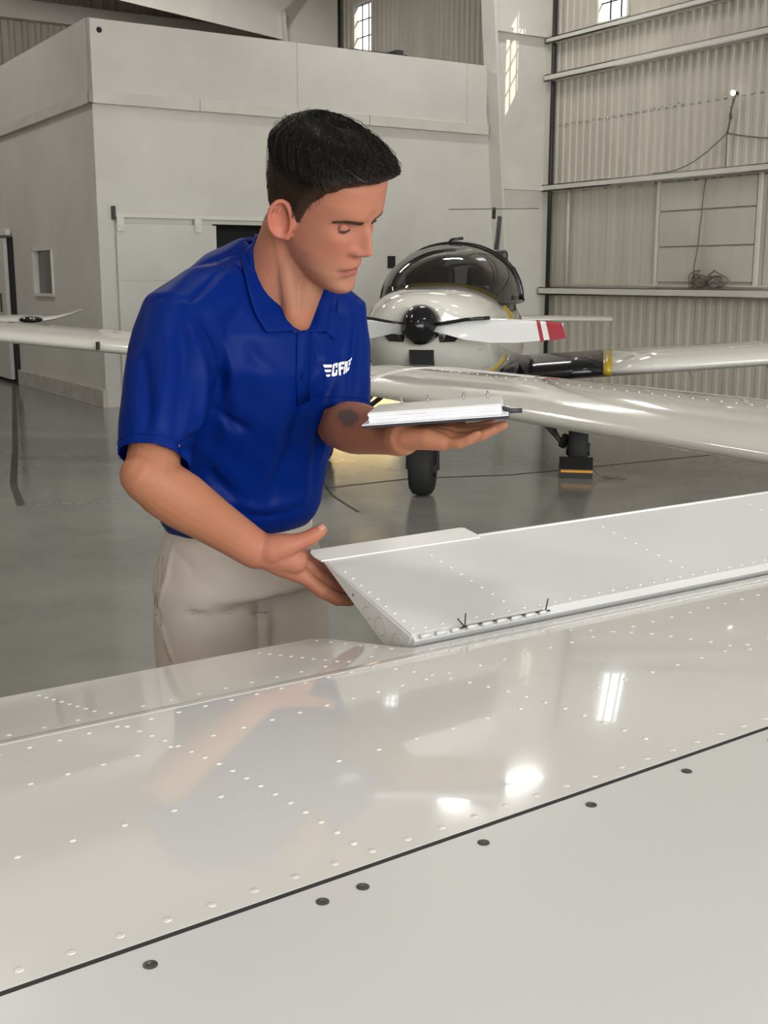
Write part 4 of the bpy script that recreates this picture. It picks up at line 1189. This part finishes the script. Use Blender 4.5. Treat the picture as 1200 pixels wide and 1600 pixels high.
# ---- hair: cropped sides and a longer swept top
def top_thick(thd, u):
    t = np.clip((u - .062) / .03, 0, 1)
    fr = np.clip(np.cos(np.radians(thd)), 0, 1)
    return .0022 + .0015 * np.clip((u - .02) / .05, 0, 1) + t * (.0125 + .0035 * fr)
hv, hf_ = [], []; NT, NV = 120, 40
for i in range(NT):
    thd = -180 + 360 * i / NT; th = math.radians(thd); u0 = hairline(thd)
    for j in range(NV + 1):
        v = j / NV; u = u0 + (.1335 - u0) * (1 - (1 - v) ** 1.35)
        f, l = skull(np.array([u]), np.array([th])); f, l = float(f[0]), float(l[0])
        # outward direction
        du = .004; f2, l2 = skull(np.array([min(.134, u + du)]), np.array([th])); f1, l1 = skull(np.array([u - du]), np.array([th]))
        tv = np.array([float(f2[0] - f1[0]), float(l2[0] - l1[0]), min(.134, u + du) - (u - du)])
        ft, lt = skull(np.array([u]), np.array([th + .05])); tt = np.array([float(ft[0]) - f, float(lt[0]) - l, 0])
        nn_ = nrm(np.cross(tt, tv)); nn_ = nn_ if nn_ @ np.array([f + .01, l, u - .03]) > 0 else -nn_
        kk = np.clip((u - .118) / .014, 0, 1); nn_ = nrm(nn_ * (1 - kk) + np.array([0, 0, 1.]) * kk)
        T = top_thick(thd, u) * min(1, v * 9 + (.15 if u0 < .08 else .35))
        T += (.0016 * math.sin(thd * .55 + 40 * v) + .0014 * math.sin(thd * 1.1 - 70 * v)) * np.clip((u - .07) / .03, 0, 1) * (1 - kk)
        p = np.array([f, l, u]) + nn_ * T
        if u > .07:      # fringe leans forward over the forehead
            p[0] += .006 * max(0, math.cos(th)) ** 2 * np.clip((u - .075) / .03, 0, 1) * (1 - np.clip((u - .11) / .03, 0, 1) * .5)
        if j == NV: p = np.array([-.012, 0, .134 + top_thick(90, .134) - .001])
        elif kk > 0: p = p * (1 - kk * .0)
        hv.append(hw(p))
for i in range(NT):
    for j in range(NV):
        a = i * (NV + 1) + j; b = ((i + 1) % NT) * (NV + 1) + j
        hf_.append((a, b, b + 1, a + 1))
hair = MB().add(hv, hf_).build('hair', M_hair, person, smooth=True)
def tint_hair(co):
    h = to_head(co); t = np.clip((h[:, 2] - .055) / .03, 0, 1)[:, None]
    t2 = np.clip((h[:, 2] - hairline(np.degrees(np.arctan2(h[:, 1], h[:, 0] + .012)))) / .02, 0, 1)[:, None]
    return (np.array([.028, .016, .010]) * (1 - t) + np.array([.006, .0042, .0035]) * t) * t2 + np.array([.06, .034, .022]) * (1 - t2)
skin_tint(hair.data, tint_hair)
hair_bvh = bvh_of(hair.data)
sv_, sf_ = [], []
def strand(pts, r):
    b = len(sv_); n = len(pts)
    for i, p in enumerate(pts):
        t = nrm(pts[min(i + 1, n - 1)] - pts[max(0, i - 1)]); e1 = nrm(np.cross(t, [.3, .5, .8])); e2 = np.cross(t, e1)
        rr = r * (1 - .8 * (i / (n - 1)) ** 1.5)
        for a in (0, 2.094, 4.189): sv_.append(tuple(p + rr * (math.cos(a) * e1 + math.sin(a) * e2)))
    for i in range(n - 1):
        for k in range(3):
            sf_.append((b + i * 3 + k, b + i * 3 + (k + 1) % 3, b + (i + 1) * 3 + (k + 1) % 3, b + (i + 1) * 3 + k))
hvn = np.array(hv).reshape(NT, NV + 1, 3)
for k in range(7500):
    i = random.randrange(NT); thd = -180 + 360 * i / NT
    v = random.random() ** .8
    j = min(NV - 1, int(v * NV)); p = hvn[i, j] * 1.0
    p = p + (hvn[(i + 1) % NT, j] - p) * random.random()
    h = to_head(p[None])[0]
    nn_ = nrm(HMAT @ nrm(np.array([h[0] + .01, h[1], h[2] - .03])))
    if h[2] > .075:
        # combed forward and toward his right temple, lying on the hair below
        L_ = random.uniform(.026, .048) * (.6 if h[0] > .055 else 1); n_ = 7
        lift = .0003 + .0016 * random.random() ** 2; jit = np.array([random.gauss(0, .10), random.gauss(0, .22), random.gauss(0, .10)])
        if random.random() < .02: lift += .004
        q = []; pp = p
        for t in range(n_):
            lc = hair_bvh.find_nearest(Vector(pp)); s_ = np.array(lc[0]); hh = to_head(s_[None])[0]
            m_ = nrm(HMAT @ nrm(np.array([hh[0] + .01, hh[1], hh[2] - .03])))
            q.append(s_ + m_ * (lift * math.sin(math.pi * min(1, .15 + t / n_)) + .0002))
            d = HMAT @ (np.array([.85, -.35 + .25 * np.sign(hh[1]) * min(1, abs(hh[1]) / .05), -.10 - .55 * min(1, abs(hh[1]) / .06)]) + jit)
            d = nrm(d - m_ * (d @ m_)); pp = s_ + d * L_ / (n_ - 1)
        strand(q, .00048)
    else:
        d = nrm(HMAT @ np.array([.35 if h[0] > -.05 else -.05, 0, -1])); d = nrm(d - nn_ * (d @ nn_)); L_ = random.uniform(.005, .011)
        strand([p - nn_ * .0004, p + d * L_ * .5 + nn_ * .0004, p + d * L_ + nn_ * .0002], .00032)
hs = MB(); hs.v, hs.f = sv_, sf_
hso = hs.build('hair_strands', M_hair, hair, smooth=True); skin_tint(hso.data, tint_hair); hso['kind'] = 'stuff'

# ---- polo shirt
sh = MB()
SHT = [((-.259, 2.008, .985), .132, .100, 0), ((-.257, 2.003, 1.003), .143, .110, .02), ((-.254, 1.996, 1.03), .150, .117, .05), ((-.247, 1.985, 1.09), .152, .119, .12), ((-.236, 1.962, 1.165), .163, .125, .22),
       ((-.220, 1.937, 1.245), .183, .134, .30), ((-.208, 1.908, 1.315), .190, .127, .35), ((-.201, 1.894, 1.365), .176, .110, .35), ((-.201, 1.894, 1.400), .142, .093, .38), ((-.199, 1.893, 1.430), .100, .076, .42), ((-.192, 1.888, 1.450), .068, .058, .45), ((-.182, 1.878, 1.465), .046, .042, .45)]
sh.loft([ring(c, a, b, 48, tilt=t) for c, a, b, t in SHT])
uR = ER - SR; uL = EL - SL
HEM_R, HEM_L = SR + uR * .91, SL + uL * .90
sh.tube([SR + np.array([.075, .06, .032]), SR + np.array([.035, .028, .012]), SR + uR * .08, SR + uR * .3, SR + uR * .58, HEM_R], [.050, .062, .068, .070, .064, .051], 28, ref=[0, 1, 0])
sh.tube([SL - np.array([.06, .045, -.03]), SL - np.array([.03, .02, -.01]), SL + uL * .08, SL + uL * .3, SL + uL * .55, HEM_L], [.048, .054, .057, .057, .055, .052], 28, ref=[0, 1, 0])
shirt_me = remesh(sh, 'polo_shirt', .0045, 10, .5)
# soften the shoulder and armpit transitions, then press folds into the cloth
sb0 = bvh_of(shirt_me)
def fold(co, no, acc, pts, w, h):
    P = [hit_px(sb0, u, v) for u, v in pts]; P = [p for p in P if p is not None]
    if len(P) < 2: return
    L = len(P) - 1
    best = np.full(len(co), 9.); tt = np.zeros(len(co))
    for i in range(L):
        a, b = P[i], P[i + 1]; ab = b - a; t = np.clip(((co - a) @ ab) / (ab @ ab), 0, 1)
        d = np.linalg.norm(co - (a + t[:, None] * ab), axis=1); m = d < best
        best[m] = d[m]; tt[m] = (i + t[m]) / L
    acc += 1.5 * h * np.exp(-(best / (w * .85)) ** 2) * np.sin(np.pi * (.12 + .76 * tt))
co = mesh_np(shirt_me); no = normals_np(shirt_me); acc = np.zeros(len(co))
FOLDS = [([(320, 500), (345, 560), (350, 640), (325, 690)], .016, -.010), ([(300, 520), (318, 590), (312, 660)], .013, .006), ([(345, 520), (360, 590), (345, 660)], .012, .006),
         ([(330, 640), (290, 700), (265, 735)], .012, -.010), ([(345, 650), (365, 665), (385, 672)], .010, -.007), ([(300, 690), (330, 745), (375, 790)], .014, -.007), ([(285, 715), (300, 770), (340, 800)], .010, .005),
         ([(455, 600), (430, 690), (395, 780)], .022, .006), ([(475, 610), (455, 700), (420, 790)], .014, -.0045), ([(500, 610), (480, 700), (478, 780)], .014, .005), ([(520, 600), (500, 690), (490, 760)], .010, -.004),
         ([(250, 480), (262, 560), (250, 650), (235, 715)], .014, .004), ([(225, 560), (232, 640), (222, 700)], .010, -.004), ([(280, 470), (288, 570), (275, 680)], .010, -.0035),
         ([(400, 560), (385, 640), (360, 720)], .018, -.003), ([(560, 470), (555, 540), (545, 620)], .010, -.006), ([(490, 525), (500, 560), (480, 600)], .010, -.004), ([(505, 600), (520, 580), (545, 560)], .008, -.003),
         ([(360, 800), (420, 808), (470, 795)], .008, -.004), ([(330, 770), (400, 795), (470, 780)], .010, .004), ([(310, 415), (350, 400), (372, 392)], .006, -.002), ([(250, 465), (300, 470), (330, 440), (372, 392)], .005, -.0022),
         ([(385, 530), (400, 560), (440, 590)], .012, -.002), ([(500, 640), (505, 700), (492, 740)], .008, .003)]
for pts, w, h in FOLDS: fold(co, no, acc, pts, w, h)
acc += .0012 * np.sin(co[:, 2] * 70 + co[:, 0] * 45) * np.sin(co[:, 0] * 60 - co[:, 1] * 40)
co2 = co + no * acc[:, None]
shirt_me.vertices.foreach_set('co', co2.ravel()); shirt_me.update()
# open the sleeve hems and the neck
VZ = 1.300; vfp = hit_px(sb0, 474, 510)
bm = bmesh.new(); bm.from_mesh(shirt_me); kill = []
nR, nL = nrm(uR), nrm(uL)
cen = np.array([-.19, 1.878, 0])
for fc in bm.faces:
    c = np.array(fc.calc_center_median()); n_ = np.array(fc.normal)
    hit_hem = False
    zi = [q[0][2] for q in SHT]; tc = np.array([np.interp(c[2], zi, [q[0][k_] for q in SHT]) for k_ in (0, 1)] + [0])
    rho = math.hypot(((c - tc) @ RT) / np.interp(c[2], zi, [q[1] for q in SHT]), ((c - tc) @ FW) / np.interp(c[2], zi, [q[2] for q in SHT]))
    for H_, N_, rr in ((HEM_R, nR, .07),):
        a_ = (c - H_) @ N_; rad_ = np.linalg.norm((c - H_) - N_ * a_)
        if a_ > -.007 and a_ < .03 and rad_ < rr and n_ @ N_ > .5: hit_hem = True
    if hit_hem and rho > 1.10: kill.append(fc); continue
    q = c - vfp; lat = abs(q @ RT); hgt = q[2]; fwd = (c - np.array([-.2, 1.89, 0])) @ FW
    if fwd > .0 and hgt > 0 and hgt > .006 and lat < .34 * hgt and lat < .044: kill.append(fc); continue
bmesh.ops.delete(bm, geom=kill, context='FACES')
loose = [v for v in bm.verts if not v.link_faces]; bmesh.ops.delete(bm, geom=loose, context='VERTS')
for v in bm.verts:      # even out the cut hems
    if v.is_boundary:
        c = np.array(v.co)
        for H_, N_ in ((HEM_R, nR),):
            a_ = (c - H_) @ N_
            if abs(a_) < .03 and np.linalg.norm(c - H_) < .08: v.co = Vector(c - N_ * (a_ + .006))
bm.to_mesh(shirt_me); bm.free()
shirt_me.polygons.foreach_set('use_smooth', [True] * len(shirt_me.polygons))
shirt_me.materials.append(M_shirt)
shirt = link('polo_shirt', shirt_me, person)
shirt['label'] = 'royal blue short sleeved polo shirt'
so = shirt.modifiers.new('thick', 'SOLIDIFY'); so.thickness = .002; so.offset = -1
sbv = bvh_of(shirt_me)
# sleeve cuffs
def cuff(S, u, t0, rr):
    ax = nrm(u); c = S + u * t0; e1 = nrm(np.cross(ax, [0, 1, .2])); e2 = np.cross(ax, e1); pts = []
    for a in np.linspace(0, 2 * math.pi, 40)[:-1]:
        d = math.cos(a) * e1 + math.sin(a) * e2
        h_ = sbv.ray_cast(Vector(c + d * .16), Vector(-d), .2)
        p = np.array(h_[0]) if h_[0] is not None else c + d * rr
        pts.append(p)
    return pts
for S, u, t0, rr in ((SR, uR, .84, .066), (SL, uL, .82, .06)):
    pts = cuff(S, u, t0, rr); pts.append(pts[0])
    MB().tube(pts, .0012, 5).build('cuff_seam', M_collar, shirt, smooth=True)
# placket strip and buttons
def strip(px, w, name, m, lift, parent, thick=.0015):
    P = [hit_px(sbv, u, v, lift) for u, v in px]; P = [p for p in P if p is not None]
    vs = []; fs = []
    for i, p in enumerate(P):
        t = nrm(P[min(i + 1, len(P) - 1)] - P[max(0, i - 1)]); lc = sbv.find_nearest(Vector(p)); n_ = np.array(lc[1]); n_ = n_ if n_ @ FW > 0 else -n_
        sd = nrm(np.cross(t, n_))
        for q in (-1, 1):
            e = p + sd * w * q; l2 = sbv.find_nearest(Vector(e)); nn2 = np.array(l2[1]); nn2 = nn2 if nn2 @ n_ > 0 else -nn2
            vs.append(np.array(l2[0]) + nn2 * lift)
    for i in range(len(P) - 1): fs.append((2 * i, 2 * i + 1, 2 * i + 3, 2 * i + 2))
    o = MB().add(vs, fs).build(name, m, parent, smooth=True)
    md = o.modifiers.new('t', 'SOLIDIFY'); md.thickness = thick; md.offset = 0
    return o
strip([(475, 512), (475, 525), (474, 545), (474, 565), (473, 585), (472, 605), (471, 628)], .0145, 'placket', M_collar, .0016, shirt)
for u, v in ((473, 587),):
    p = hit_px(sbv, u, v, .0028)
    if p is not None:
        n_ = np.array(sbv.find_nearest(Vector(p))[1]); n_ = n_ if n_ @ FW > 0 else -n_
        MB().tube([p, p + n_ * .002], .0055, 14).build('button', M_collar, shirt)
# collar: stand at the neck, fall lying on the shoulders, points at the front opening
vs = []; fs = []; NC, NR_ = 61, 8
vR, vL = vfp + FW * .005 - RT * .003 - UPV * .010, vfp + FW * .004 - RT * .003 - UPV * .010
NAPE = PY(432, 354, 1.935)
for i in range(NC):
    k = -1 + 2 * i / (NC - 1)            # -1 = right front, 0 = nape, 1 = left front
    sgn = 1 if k < 0 else -1; m = abs(k)
    V = vR if sgn > 0 else vL
    lat = .060 * math.sin(math.pi * min(1, .5 * m ** .8 * 1.25 + .0)) ** .85 if m < .8 ** 1.25 else 0
    lat = .050 * math.sin(math.pi * m ** .62) if 0 < m < 1 else 0
    inner = NAPE * (1 - m) + V * m + RT * sgn * lat
    tang_out = nrm(RT * sgn * math.sin(math.pi * min(1, m * .9 + .02)) - FW * math.cos(math.pi * min(1, m * .9)) * .8)
    w_ = max(0, (m - .55) / .45)
    fall = .036 + .022 * math.sin(math.pi * m)
    outer = inner + tang_out * fall * (.40 + .35 * m) - UPV * fall * (.95 - .3 * m)
    tip = V + RT * sgn * .064 - UPV * .010 - FW * .012
    outer = outer * (1 - w_ ** 1.6) + tip * w_ ** 1.6
    if sgn > 0 and m > .22:
        ou = np.interp(m, [.22, .38, .52, .68, .84, 1.0], [400, 379, 377, 384, 396, 414]); ov = np.interp(m, [.22, .38, .52, .68, .84, 1.0], [356, 384, 418, 456, 492, 522])
        hp = hit_px(sbv, ou, ov, .0035)
        if hp is not None and np.linalg.norm(hp - outer) < .08:
            k_ = min(1, (m - .22) / .16); outer = outer * (1 - k_) + hp * k_
    for j in range(NR_):
        t = j / (NR_ - 1)
        p = inner * (1 - t) + outer * t + (UPV * .6 + tang_out * .4) * math.sin(math.pi * t) * .010 * (1 - .6 * w_)
        lc = sbv.find_nearest(Vector(p))
        if lc[0] is not None and t > .25:
            s_ = np.array(lc[0]); n_ = np.array(lc[1]); n_ = n_ if n_ @ (s_ - np.array([-.205, 1.905, 1.30])) > 0 else -n_
            dd = (p - s_) @ n_; lo = .0035
            if t > .7: p = p * (1 - (t - .7) / .3) + (s_ + n_ * lo) * ((t - .7) / .3)
            elif dd < lo: p = p + n_ * (lo - dd)
        vs.append(p)
for i in range(NC - 1):
    for j in range(NR_ - 1): fs.append((i * NR_ + j, i * NR_ + j + 1, (i + 1) * NR_ + j + 1, (i + 1) * NR_ + j))
col = MB().add(vs, fs).build('collar', M_collar, shirt, smooth=True)
md = col.modifiers.new('t', 'SOLIDIFY'); md.thickness = .003; md.offset = 1
sd = col.modifiers.new('s', 'SUBSURF'); sd.levels = 1; sd.render_levels = 1
# winged chest lettering
LOGO = [[(240, 400), (380, 395), (370, 440), (258, 445)], [(258, 475), (370, 470), (362, 510), (275, 512)], [(278, 548), (358, 545), (350, 583), (295, 587)],
        [(375, 570), (388, 405), (400, 384), (455, 362), (470, 372), (466, 448), (440, 452), (443, 405), (420, 412), (410, 535), (440, 528), (444, 482), (470, 477), (467, 560), (455, 572), (400, 583)],
        [(482, 365), (580, 350), (578, 393), (526, 402), (526, 440), (570, 432), (562, 476), (523, 482), (528, 560), (508, 576), (495, 560)],
        [(590, 352), (610, 347), (580, 545), (560, 549)], [(616, 347), (629, 342), (612, 520), (594, 530)],
        [(632, 340), (692, 290), (686, 325), (642, 364)], [(642, 380), (670, 350), (666, 392), (634, 424)], [(624, 452), (652, 430), (638, 488), (616, 505)]]
for poly in LOGO:
    # densify so that the print follows the cloth
    pp = []
    for (a, b) in zip(poly, poly[1:] + poly[:1]):
        for t in (0, .5): pp.append((a[0] + (b[0] - a[0]) * t, a[1] + (b[1] - a[1]) * t))
    P = [hit_px(sbv, 480 + x / 10, 530 + y / 10, .0014) for x, y in pp]
    P = [p for p in P if p is not None]
    if len(P) > 2: MB().prism(P, -nrm(ray(527, 575)) * .0006).build('chest_lettering', M_logo, shirt)

# ---- trousers
tr = MB()
PEL = [((-.259, 2.010, 1.015), .130, .099, 0), ((-.259, 2.012, .985), .134, .102, 0), ((-.259, 2.016, .94), .152, .116, 0), ((-.258, 2.02, .88), .168, .128, 0), ((-.258, 2.02, .875), .168, .118, 0), ((-.258, 2.02, .862), .15, .07, 0)]
tr.loft([ring(c, a, b, 40, phi=math.radians(-46)) for c, a, b, _ in PEL])
rl = np.array([math.sin(math.radians(-46)), -math.cos(math.radians(-46)), 0])
hipc = np.array([-.257, 2.02, 0]); fl = np.array([math.cos(math.radians(-46)), math.sin(math.radians(-46)), 0])
LEGS = {}
for sg in (1, -1):
    h0 = hipc + rl * sg * .084
    kn = h0 + rl * sg * .015 + fl * .03; an = h0 + rl * sg * .035 - fl * .02
    path = [h0 + [0, 0, .90], h0 + [0, 0, .82], h0 + rl * sg * .004 + fl * .01 + [0, 0, .68], kn + [0, 0, .50], (kn + an) / 2 + [0, 0, .30], an + [0, 0, .13], an + [0, 0, .05]]
    tr.tube(path, [.084, .0915, .088, .076, .070, .066, .068], 30, ref=rl)
    LEGS[sg] = an
tm = remesh(tr, 'trousers', .006, 24, .5)
tb0 = bvh_of(tm); co = mesh_np(tm); no = normals_np(tm); acc = np.zeros(len(co)); sbk = sb0; sb0 = tb0
for pts, w, h in [([(243, 958), (300, 959), (360, 958), (416, 956)], .0055, -.0075), ([(243, 948), (320, 950), (400, 948)], .010, .003), ([(265, 845), (300, 890), (345, 880)], .008, -.003), ([(416, 958), (417, 985), (416, 1020)], .008, -.008),
                  ([(236, 870), (242, 930), (252, 975)], .006, -.004), ([(270, 850), (262, 900), (248, 950)], .006, .003), ([(430, 930), (450, 960), (470, 970)], .012, -.003), ([(300, 900), (350, 930), (420, 920)], .014, -.002), ([(250, 965), (258, 1000), (270, 1040)], .005, .003)]:
    fold(co, no, acc, pts, w, h)
sb0 = sbk
tm.vertices.foreach_set('co', (co + no * acc[:, None]).ravel()); tm.update()
tm.materials.append(M_pants)
trousers = link('trousers', tm, person); trousers['label'] = 'light khaki cotton trousers'
tbv = bvh_of(tm)
def seamline(px, name, m, r=.0009, lift=.0009, parent=trousers, bv=tbv):
    P = [hit_px(bv, u, v, lift) for u, v in px]; P = [p for p in P if p is not None]
    if len(P) > 1: MB().tube(P, r, 5).build(name, m, parent, smooth=True)
seamline([(256, 838), (255, 870), (253, 910), (245, 950)], 'pocket_seam', M_stitch_shade)
seamline([(250, 838), (249, 870), (247, 910), (242, 945)], 'pocket_seam', M_stitch_shade)
seamline([(243, 960), (300, 960), (360, 959), (418, 957)], 'crease_shade_line', M_stitch_shade, .0006)  # dark thread along the hip fold, its shade put in as colour
seamline([(252, 975), (258, 1005), (268, 1035)], 'side_seam', M_stitch_shade)
seamline([(425, 835), (426, 870)], 'fly_seam', M_stitch_shade)
# waistband with loops
wb = [p for p in ring((-.259, 2.011, .998), .1355, .1035, 48, phi=math.radians(-46))]
MB().loft([[q + np.array([0, 0, -.016]) for q in wb], [q + np.array([0, 0, .02]) for q in wb]], cap=False).build('waistband', M_pants, trousers, smooth=True)
for i in (9, 20, 30, 42):
    q = np.array(wb[i]); d = nrm(q - np.array([-.259, 2.011, .998]))
    MB().box(-.005, .005, -.0015, .002, -.022, .022, M=T4(q + d * .001) @ Matrix.Rotation(math.atan2(d[1], d[0]) + math.pi / 2, 4, 'Z')).build('belt_loop', M_pants, trousers)
# shoes
for sg in (1, -1):
    an = LEGS[sg]; rings_ = []
    for x, w_, h_ in ((-.085, .02, .05), (-.075, .034, .075), (-.03, .038, .10), (.03, .040, .085), (.09, .045, .06), (.14, .042, .048), (.172, .026, .035), (.18, .008, .022)):
        rings_.append([an + fl * x + rl * w_ * math.cos(a) * 1 + UPV * (h_ / 2 + .004 + h_ / 2 * math.sin(a)) for a in np.arange(20) * 2 * math.pi / 20])
    so_ = MB().loft(rings_).build('shoe', M_shoe, person, smooth=True)
    MB().prism([an + fl * x + rl * y for x, y in ((-.09, -.025), (-.06, -.04), (.1, -.048), (.16, -.035), (.185, 0), (.16, .035), (.1, .048), (-.06, .04), (-.09, .025))], (0, 0, .022)).build('sole', M_rubber, so_)

# ================================================================== BINDER ON THE LEFT HAND
bz = nrm(hz); bx = nrm(hx - bz * (hx @ bz)); by = np.cross(bz, bx)
ctr = lh(.068, .0, .0205)
ctr = ctr + by * .030
BMx = Matrix(((bx[0], by[0], bz[0], ctr[0]), (bx[1], by[1], bz[1], ctr[1]), (bx[2], by[2], bz[2], ctr[2]), (0, 0, 0, 1)))
bd = empty('ring_binder', ctr, 'open ring binder with thick stack of white pages held on the flat hand', 'binder')
cv = MB().box(-.105, .104, -.074, .074, 0, .0035).build('cover', M_cover, bd, M=BMx, bevel=.0015)
MB().box(-.104, .103, -.073, .073, .0040, .0052).build('back_sheet', M_paper, bd, M=BMx)
zc_ = .0056
for k in range(8):
    h_ = .0013 + .0008 * random.random(); dx = random.uniform(-.0015, .0015); dy = random.uniform(-.0012, .0012)
    MB().box(-.095 + dx, .093 + dx, -.066 + dy, .066 + dy, zc_, zc_ + h_).build('page_block', M_paper if k < 7 else M_page, bd, M=BMx)
    zc_ += h_ + .0002
for x0, x1, zz in ((-.085, -.052, .010), (-.048, -.010, .0165), (.070, .086, .013)):
    MB().box(x0, x1, -.0705, -.062, zz, zz + .0008).build('index_tab', M_paper, bd, M=BMx)
for x in (-.058, -.018, .036, .072):
    MB().tube([(x, .048, zc_ - .002), (x, .050, zc_ + .006), (x, .055, zc_ + .0085), (x, .061, zc_ + .006), (x, .063, zc_ - .004)], .0016, 8).build('ring', M_chrome, bd, M=BMx, smooth=True)
MB().box(-.09, .088, .0675, .0705, .004, .010).build('ring_spine', M_chrome, bd, M=BMx, bevel=.001)
MB().tube([(.088, -.02, .008), (.096, -.022, .010), (.106, -.024, .006), (.122, -.02, .005)], .0035, 6, flat=.5).build('elastic_strap', M_cover, bd, M=BMx, smooth=True)
